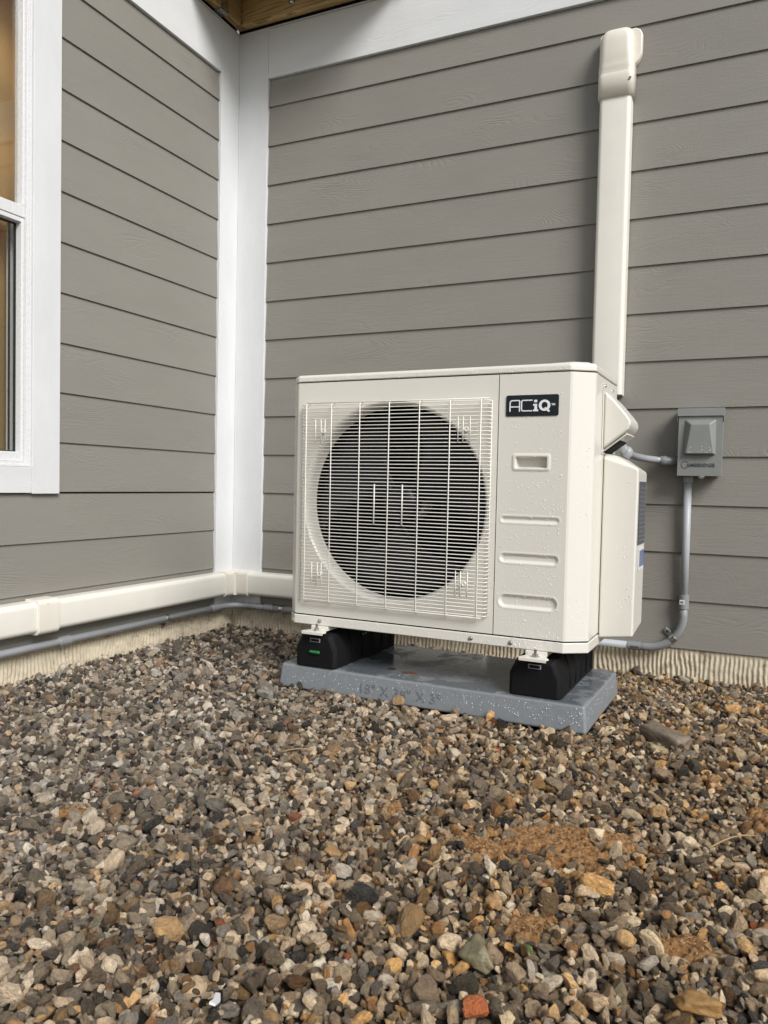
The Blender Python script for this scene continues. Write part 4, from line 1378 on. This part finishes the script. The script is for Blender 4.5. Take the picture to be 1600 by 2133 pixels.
# ------------------------------------------------------------------ single stones and litter
def height(x, y):
    return float(H[min(nX - 1, int((x - GX_0) / CELL)), min(nY - 1, int((y - GY_0) / CELL))])
def rock(name, x, y, s, dims, c, label, cat='rock', rot_=(0, 0, 0), seed=1, sink=.22, group=None):
    bm = bmesh.new(); bmesh.ops.create_icosphere(bm, subdivisions=4, radius=1)
    r = random.Random(seed)
    pl = [(Vector((r.gauss(0, 1), r.gauss(0, 1), r.gauss(0, 1))).normalized(), r.uniform(.6, .95)) for _ in range(9)]
    pl += [(Vector(s_), 1.0) for s_ in ((1, 0, 0), (-1, 0, 0), (0, 1, 0), (0, -1, 0), (0, 0, .9), (0, 0, -1))]
    off = Vector((seed * 3.3,) * 3)
    for v in bm.verts:
        u = v.co.normalized()
        q = sum((max(0, u.dot(n_)) / d) ** 22 for n_, d in pl) ** (-1 / 22)
        q *= 1 + .13 * mnoise.noise(u * 2 + off) + .08 * mnoise.noise(u * 5 + off) + .035 * mnoise.noise(u * 13 + off)
        v.co = Vector((u.x * q * dims[0], u.y * q * dims[1], u.z * q * dims[2]))
    o = obj(name, bm, rock_mat('stone of ' + label[:24], c), smooth=True)
    o.location = (x, y, height(x, y) + dims[2] * (1 - sink) - .004)
    o.rotation_euler = rot_
    return tag(o, label, cat, group)
rock('rock', 2.085, -.985, 1, (.064, .044, .029), (.19, .15, .11), 'large flat brown rock lying on the gravel right of the pad', rot_=(.25, .15, -.6), seed=3)
rock('pebble', 2.075, -1.075, 1, (.024, .015, .014), (.30, .24, .13), 'smooth yellow tan pebble just below the large flat rock', 'pebble', rot_=(0, .1, .3), seed=8)
rock('rock', .930, -1.085, 1, (.034, .030, .028), (.17, .145, .115), 'angular grey brown rock against the left end of the pad', rot_=(.3, .3, 1.1), seed=5)
rock('rock', .975, -1.150, 1, (.030, .022, .020), (.24, .22, .19), 'pale grey rock below the angular rock at the left end of the pad', rot_=(.1, .5, .3), seed=6)
rock('pebble', 1.945, -2.085, 1, (.029, .020, .018), (.20, .175, .10), 'large smooth olive pebble beside the white plastic sliver', 'pebble', rot_=(0, .1, 2.6), seed=11, sink=.3)
rock('pebble', 1.905, -2.090, 1, (.014, .010, .011), (.34, .17, .045), 'small rounded orange pebble left of the large olive pebble', 'pebble', rot_=(0, .2, 1.2), seed=12, sink=.2)
rock('pebble', 1.745, -2.175, 1, (.019, .013, .011), (.55, .48, .36), 'cream pebble beside the black wedge-shaped pebble in the foreground', 'pebble', rot_=(.2, .2, -.6), seed=13, sink=.2)
rock('pebble', 1.81, -2.215, 1, (.017, .013, .012), (.04, .043, .045), 'black wedge-shaped pebble beside the cream pebble in the foreground', 'pebble', rot_=(.2, .5, -.3), seed=14, sink=.2)
rock('pebble', 1.64, -1.345, 1, (.017, .013, .014), (.44, .37, .27), 'pale pebble in front of the middle of the pad', 'pebble', seed=15, sink=.2)
rock('pebble', 2.02, -1.62, 1, (.014, .011, .013), (.58, .46, .30), 'cream wedge pebble standing on the back of the dirt patch', 'pebble', seed=16, sink=.1)
rock('pebble', 2.22, -2.07, 1, (.027, .016, .013), (.30, .17, .06), 'elongated orange brown pebble near the bottom edge', 'pebble', rot_=(0, 0, .2), seed=17, sink=.2)
rock('brick_chip', .815, -1.38, 1, (.011, .008, .008), (.36, .07, .025), 'small brick-red chip on the gravel left of the pad', 'chip', seed=18, sink=.1)
rock('plastic_chip', .690, -1.286, 1, (.013, .009, .008), (.10, .20, .42), 'small blue chip on the gravel near the left wall', 'chip', seed=19, sink=.1)

def sheet(name, pts, loc, rot_, mat, label, cat, th=.0012, group=None):
    bm = bmesh.new(); n_ = len(pts)
    prism(bm, pts, 'z', 0, th)
    o = obj(name, bm, mat); o.location = loc; o.rotation_euler = rot_
    return tag(o, label, cat, group)
white = simple('white shell', (.82, .82, .83), .35, var=.02)
brown = simple('dead leaf brown', (.16, .055, .022), .45, var=.35, scale=60)
darkleaf = simple('dark wet leaf', (.05, .018, .012), .35, var=.35, scale=60)
green = simple('fresh grass', (.07, .12, .03), .4, var=.2)
straw = simple('dry straw', (.36, .24, .10), .6, var=.2)
orange = simple('orange straw', (.42, .22, .07), .5, var=.2)
def leaf(L_, w_, n_=14):
    p = [(L_ * (i / n_ - .5), w_ * math.sin(math.pi * i / n_) ** .8 * (1 + .25 * math.sin(i * 2.3))) for i in range(n_ + 1)]
    return p + [(x, -y * .9) for x, y in p[-2:0:-1]]
sheet('plastic_sliver', [(-.021, -.004), (-.016, -.007), (.018, -.004), (.022, .000), (.018, .004), (-.015, .007)], (1.925, -2.035, height(1.925, -2.035) + .012), (.45, .15, 2.45), white, 'flat white plastic sliver lying above the large olive pebble', 'debris', .003)
sheet('plastic_shard', [(-.02, -.004), (-.004, -.007), (.018, -.002), (.016, .004), (-.006, .002), (-.018, .004)], (1.675, -2.31, height(1.675, -2.31) + .006), (.2, .3, 2.0), white, 'bent white plastic shard at the bottom left foreground', 'debris', .003)
pr = Matrix.Rotation(PYAW, 3, 'Z')
q = Vector((1.8868, -1.0207, .0139)) + pr @ Vector((-.548, .085, .001))
sheet('leaf', leaf(.055, .009), tuple(q), (.02, .03, .1), brown, 'brown dead leaf lying on the wet pad', 'leaf')
q = Vector((1.8868, -1.0207, .0139)) + pr @ Vector((-.620, .105, .001))
sheet('leaf', leaf(.03, .009), tuple(q), (.02, .03, .7), darkleaf, 'small dark wet leaf on the pad left of the brown leaf', 'leaf')
lf = [(.56, -1.33, .045, .016, 'dark red leaf matted on the gravel far left'), (1.46, -1.56, .026, .008, 'small reddish leaf in the gravel middle'), (1.83, -1.45, .024, .008, 'small red leaf in front of the right of the pad'), (.39, -.24, .06, .02, 'brown leaf lying in the wall corner'), (.47, -.33, .05, .018, 'dark curled leaf beside the brown leaf in the wall corner')]
for i, (x, y, L_, w_, lab) in enumerate(lf):
    sheet('leaf', leaf(L_, w_), (x, y, height(x, y) + .003), (.15, .1, i * 1.3), darkleaf if i in (0, 4) else brown, lab, 'leaf')
bm = bmesh.new()
gz = height(1.99, -2.03)
sweep(bm, [(1.985, -2.02, gz - .002), (1.992, -2.035, gz + .012), (2.003, -2.05, gz + .020), (2.012, -2.062, gz + .016)], [(-.0028, 0), (0, -.0006), (.0028, 0), (0, .0006)], up=(0, 0, 1))
tag(obj('grass_blade', bm, green), 'single green grass blade among the foreground stones', 'grass')
bm = bmesh.new(); gz = height(1.925, -.745)
tube(bm, [(1.915 + .03 * math.cos(a), -.79 + .025 * math.sin(a), gz + .006 + .008 * math.sin(a)) for a in np.linspace(-.3, 3.3, 12)], .0045, 8)
tag(obj('root_piece', bm, orange, smooth=True), 'curved orange root piece on the gravel beside the right end of the pad', 'root')
for i, (x, y, L_, an) in enumerate(((.70, -1.62, .10, 2.2), (1.30, -1.50, .09, .5), (2.25, -1.52, .12, .9))):
    bm = bmesh.new(); gz = height(x, y) + .006
    tube(bm, [(x + (t_ - .5) * L_ * math.cos(an) , y + (t_ - .5) * L_ * math.sin(an) + .006 * math.sin(3 * t_), gz + .006 * math.sin(math.pi * t_)) for t_ in np.linspace(0, 1, 7)], .0014, 6)
    tag(obj('straw', bm, straw, smooth=True), ('thin dry straw on the gravel left of the pad', 'short straw stalk on the gravel below the pad', 'long dry straw right of the big dirt patch')[i], 'straw')
bm = bmesh.new()
prism(bm, [(-.035, -.010), (-.02, -.014), (.03, -.010), (.037, 0), (.03, .010), (-.025, .012), (-.037, .004)], 'z', 0, .008)
bark = obj('bark_chip', bm, simple('red brown bark', (.085, .042, .028), .6, var=.4, scale=90, bump=.8), bevel=.003)
bark.location = (2.185, -2.135, height(2.185, -2.135) + .004); bark.rotation_euler = (.2, .1, .35)
tag(bark, 'red brown bark chip at the bottom edge of the gravel', 'bark')

# ------------------------------------------------------------------ water drops (one uncountable lot per wet thing)
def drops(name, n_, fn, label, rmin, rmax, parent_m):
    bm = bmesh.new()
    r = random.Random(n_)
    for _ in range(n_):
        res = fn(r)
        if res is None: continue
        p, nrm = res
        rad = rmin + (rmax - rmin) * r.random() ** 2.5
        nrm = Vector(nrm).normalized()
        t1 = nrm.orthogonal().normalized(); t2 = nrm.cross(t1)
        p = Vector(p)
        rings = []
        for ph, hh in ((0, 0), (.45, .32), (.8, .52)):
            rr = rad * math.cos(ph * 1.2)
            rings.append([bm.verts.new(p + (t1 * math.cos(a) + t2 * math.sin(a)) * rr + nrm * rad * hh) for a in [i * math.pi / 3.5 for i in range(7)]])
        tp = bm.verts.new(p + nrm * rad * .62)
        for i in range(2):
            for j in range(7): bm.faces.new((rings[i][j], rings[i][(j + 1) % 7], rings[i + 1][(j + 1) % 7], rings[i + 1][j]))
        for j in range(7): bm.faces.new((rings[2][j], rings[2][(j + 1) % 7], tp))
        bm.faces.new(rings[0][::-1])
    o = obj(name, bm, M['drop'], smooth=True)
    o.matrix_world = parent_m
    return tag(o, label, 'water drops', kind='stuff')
Mu = Matrix.Translation((UX, UY, UZ)) @ Matrix.Rotation(UA, 4, 'Z')
Mp = Matrix.Translation((1.8868, -1.0207, .0139)) @ Matrix.Rotation(PYAW, 4, 'Z')
def f_front(r):
    x = SEAM + .01 + r.random() ** .8 * (CHX - SEAM - .02); z = r.random() ** 1.5 * .72 + .005
    if x < bx0 + bw + .004 and x > bx0 - .004 and z > bz0 - .004: return None
    if z > ZB - .003 and z < ZB + .002: return None
    return (x, press(x, z) - .0003 if z > ZB else -.0014, z), (0, -1, 0)
def f_cham(r):
    t_ = .1 + .75 * r.random(); z = .04 + r.random() ** 1.3 * .6
    return (CHX + (UW - CHX) * t_, CHY * t_ - .0008, z), (CHY, -(UW - CHX), 0)
def f_low(r):
    return (.66 * r.random() + .02, -.0014, .004 + r.random() * .022), (0, -1, 0)
def f_bump(r):
    return (X0 + .006 + (X1 - X0 - .014) * r.random(), fy + .0022, .06 + .43 * r.random() ** 1.3), (0, -1, 0)
def f_lid(r):
    return (.04 + .84 * r.random(), -.0048, LZ0 + .002 + .012 * r.random()), (0, -1, 0)
def f_any(r):
    k_ = r.random()
    if k_ < .66: return f_front(r)
    if k_ < .78: return f_cham(r)
    if k_ < .86: return f_low(r)
    if k_ < .95: return f_bump(r)
    return f_lid(r)
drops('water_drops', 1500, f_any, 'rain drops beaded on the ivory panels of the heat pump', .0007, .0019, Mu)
def f_pad(r):
    x = -PW * r.random() ** 1.5 - .01
    if x < -PW + .01: return None
    if r.random() < .75:
        t_ = r.random() * .85
        return (x, .003 - .0068 * t_ - .0006, -.010 - .05 * t_), (0, -1, .1)
    if r.random() < .4: return (x, .012 + .05 * r.random(), .0002), (0, 0, 1)
    return (.0005 + .0, .02 + .4 * r.random(), -.012 - .03 * r.random()), (1, 0, .1)
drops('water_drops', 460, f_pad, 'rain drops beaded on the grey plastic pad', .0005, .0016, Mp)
Mb = Matrix.Translation((2.090, -.0185, .640))
def f_box(r):
    return (-.05 + .1 * r.random(), -D2 - .0196, .10 + .05 * r.random()), (0, -1, 0)
def f_box2(r):
    if r.random() < .6: return (-.038 + .076 * r.random(), yf - .0002, .082 + .03 * r.random() ** 2), (0, -1, 0)
    return (-.06 + .12 * r.random(), -D2 - .0018, .200 + .010 * r.random()), (0, -1, 0)
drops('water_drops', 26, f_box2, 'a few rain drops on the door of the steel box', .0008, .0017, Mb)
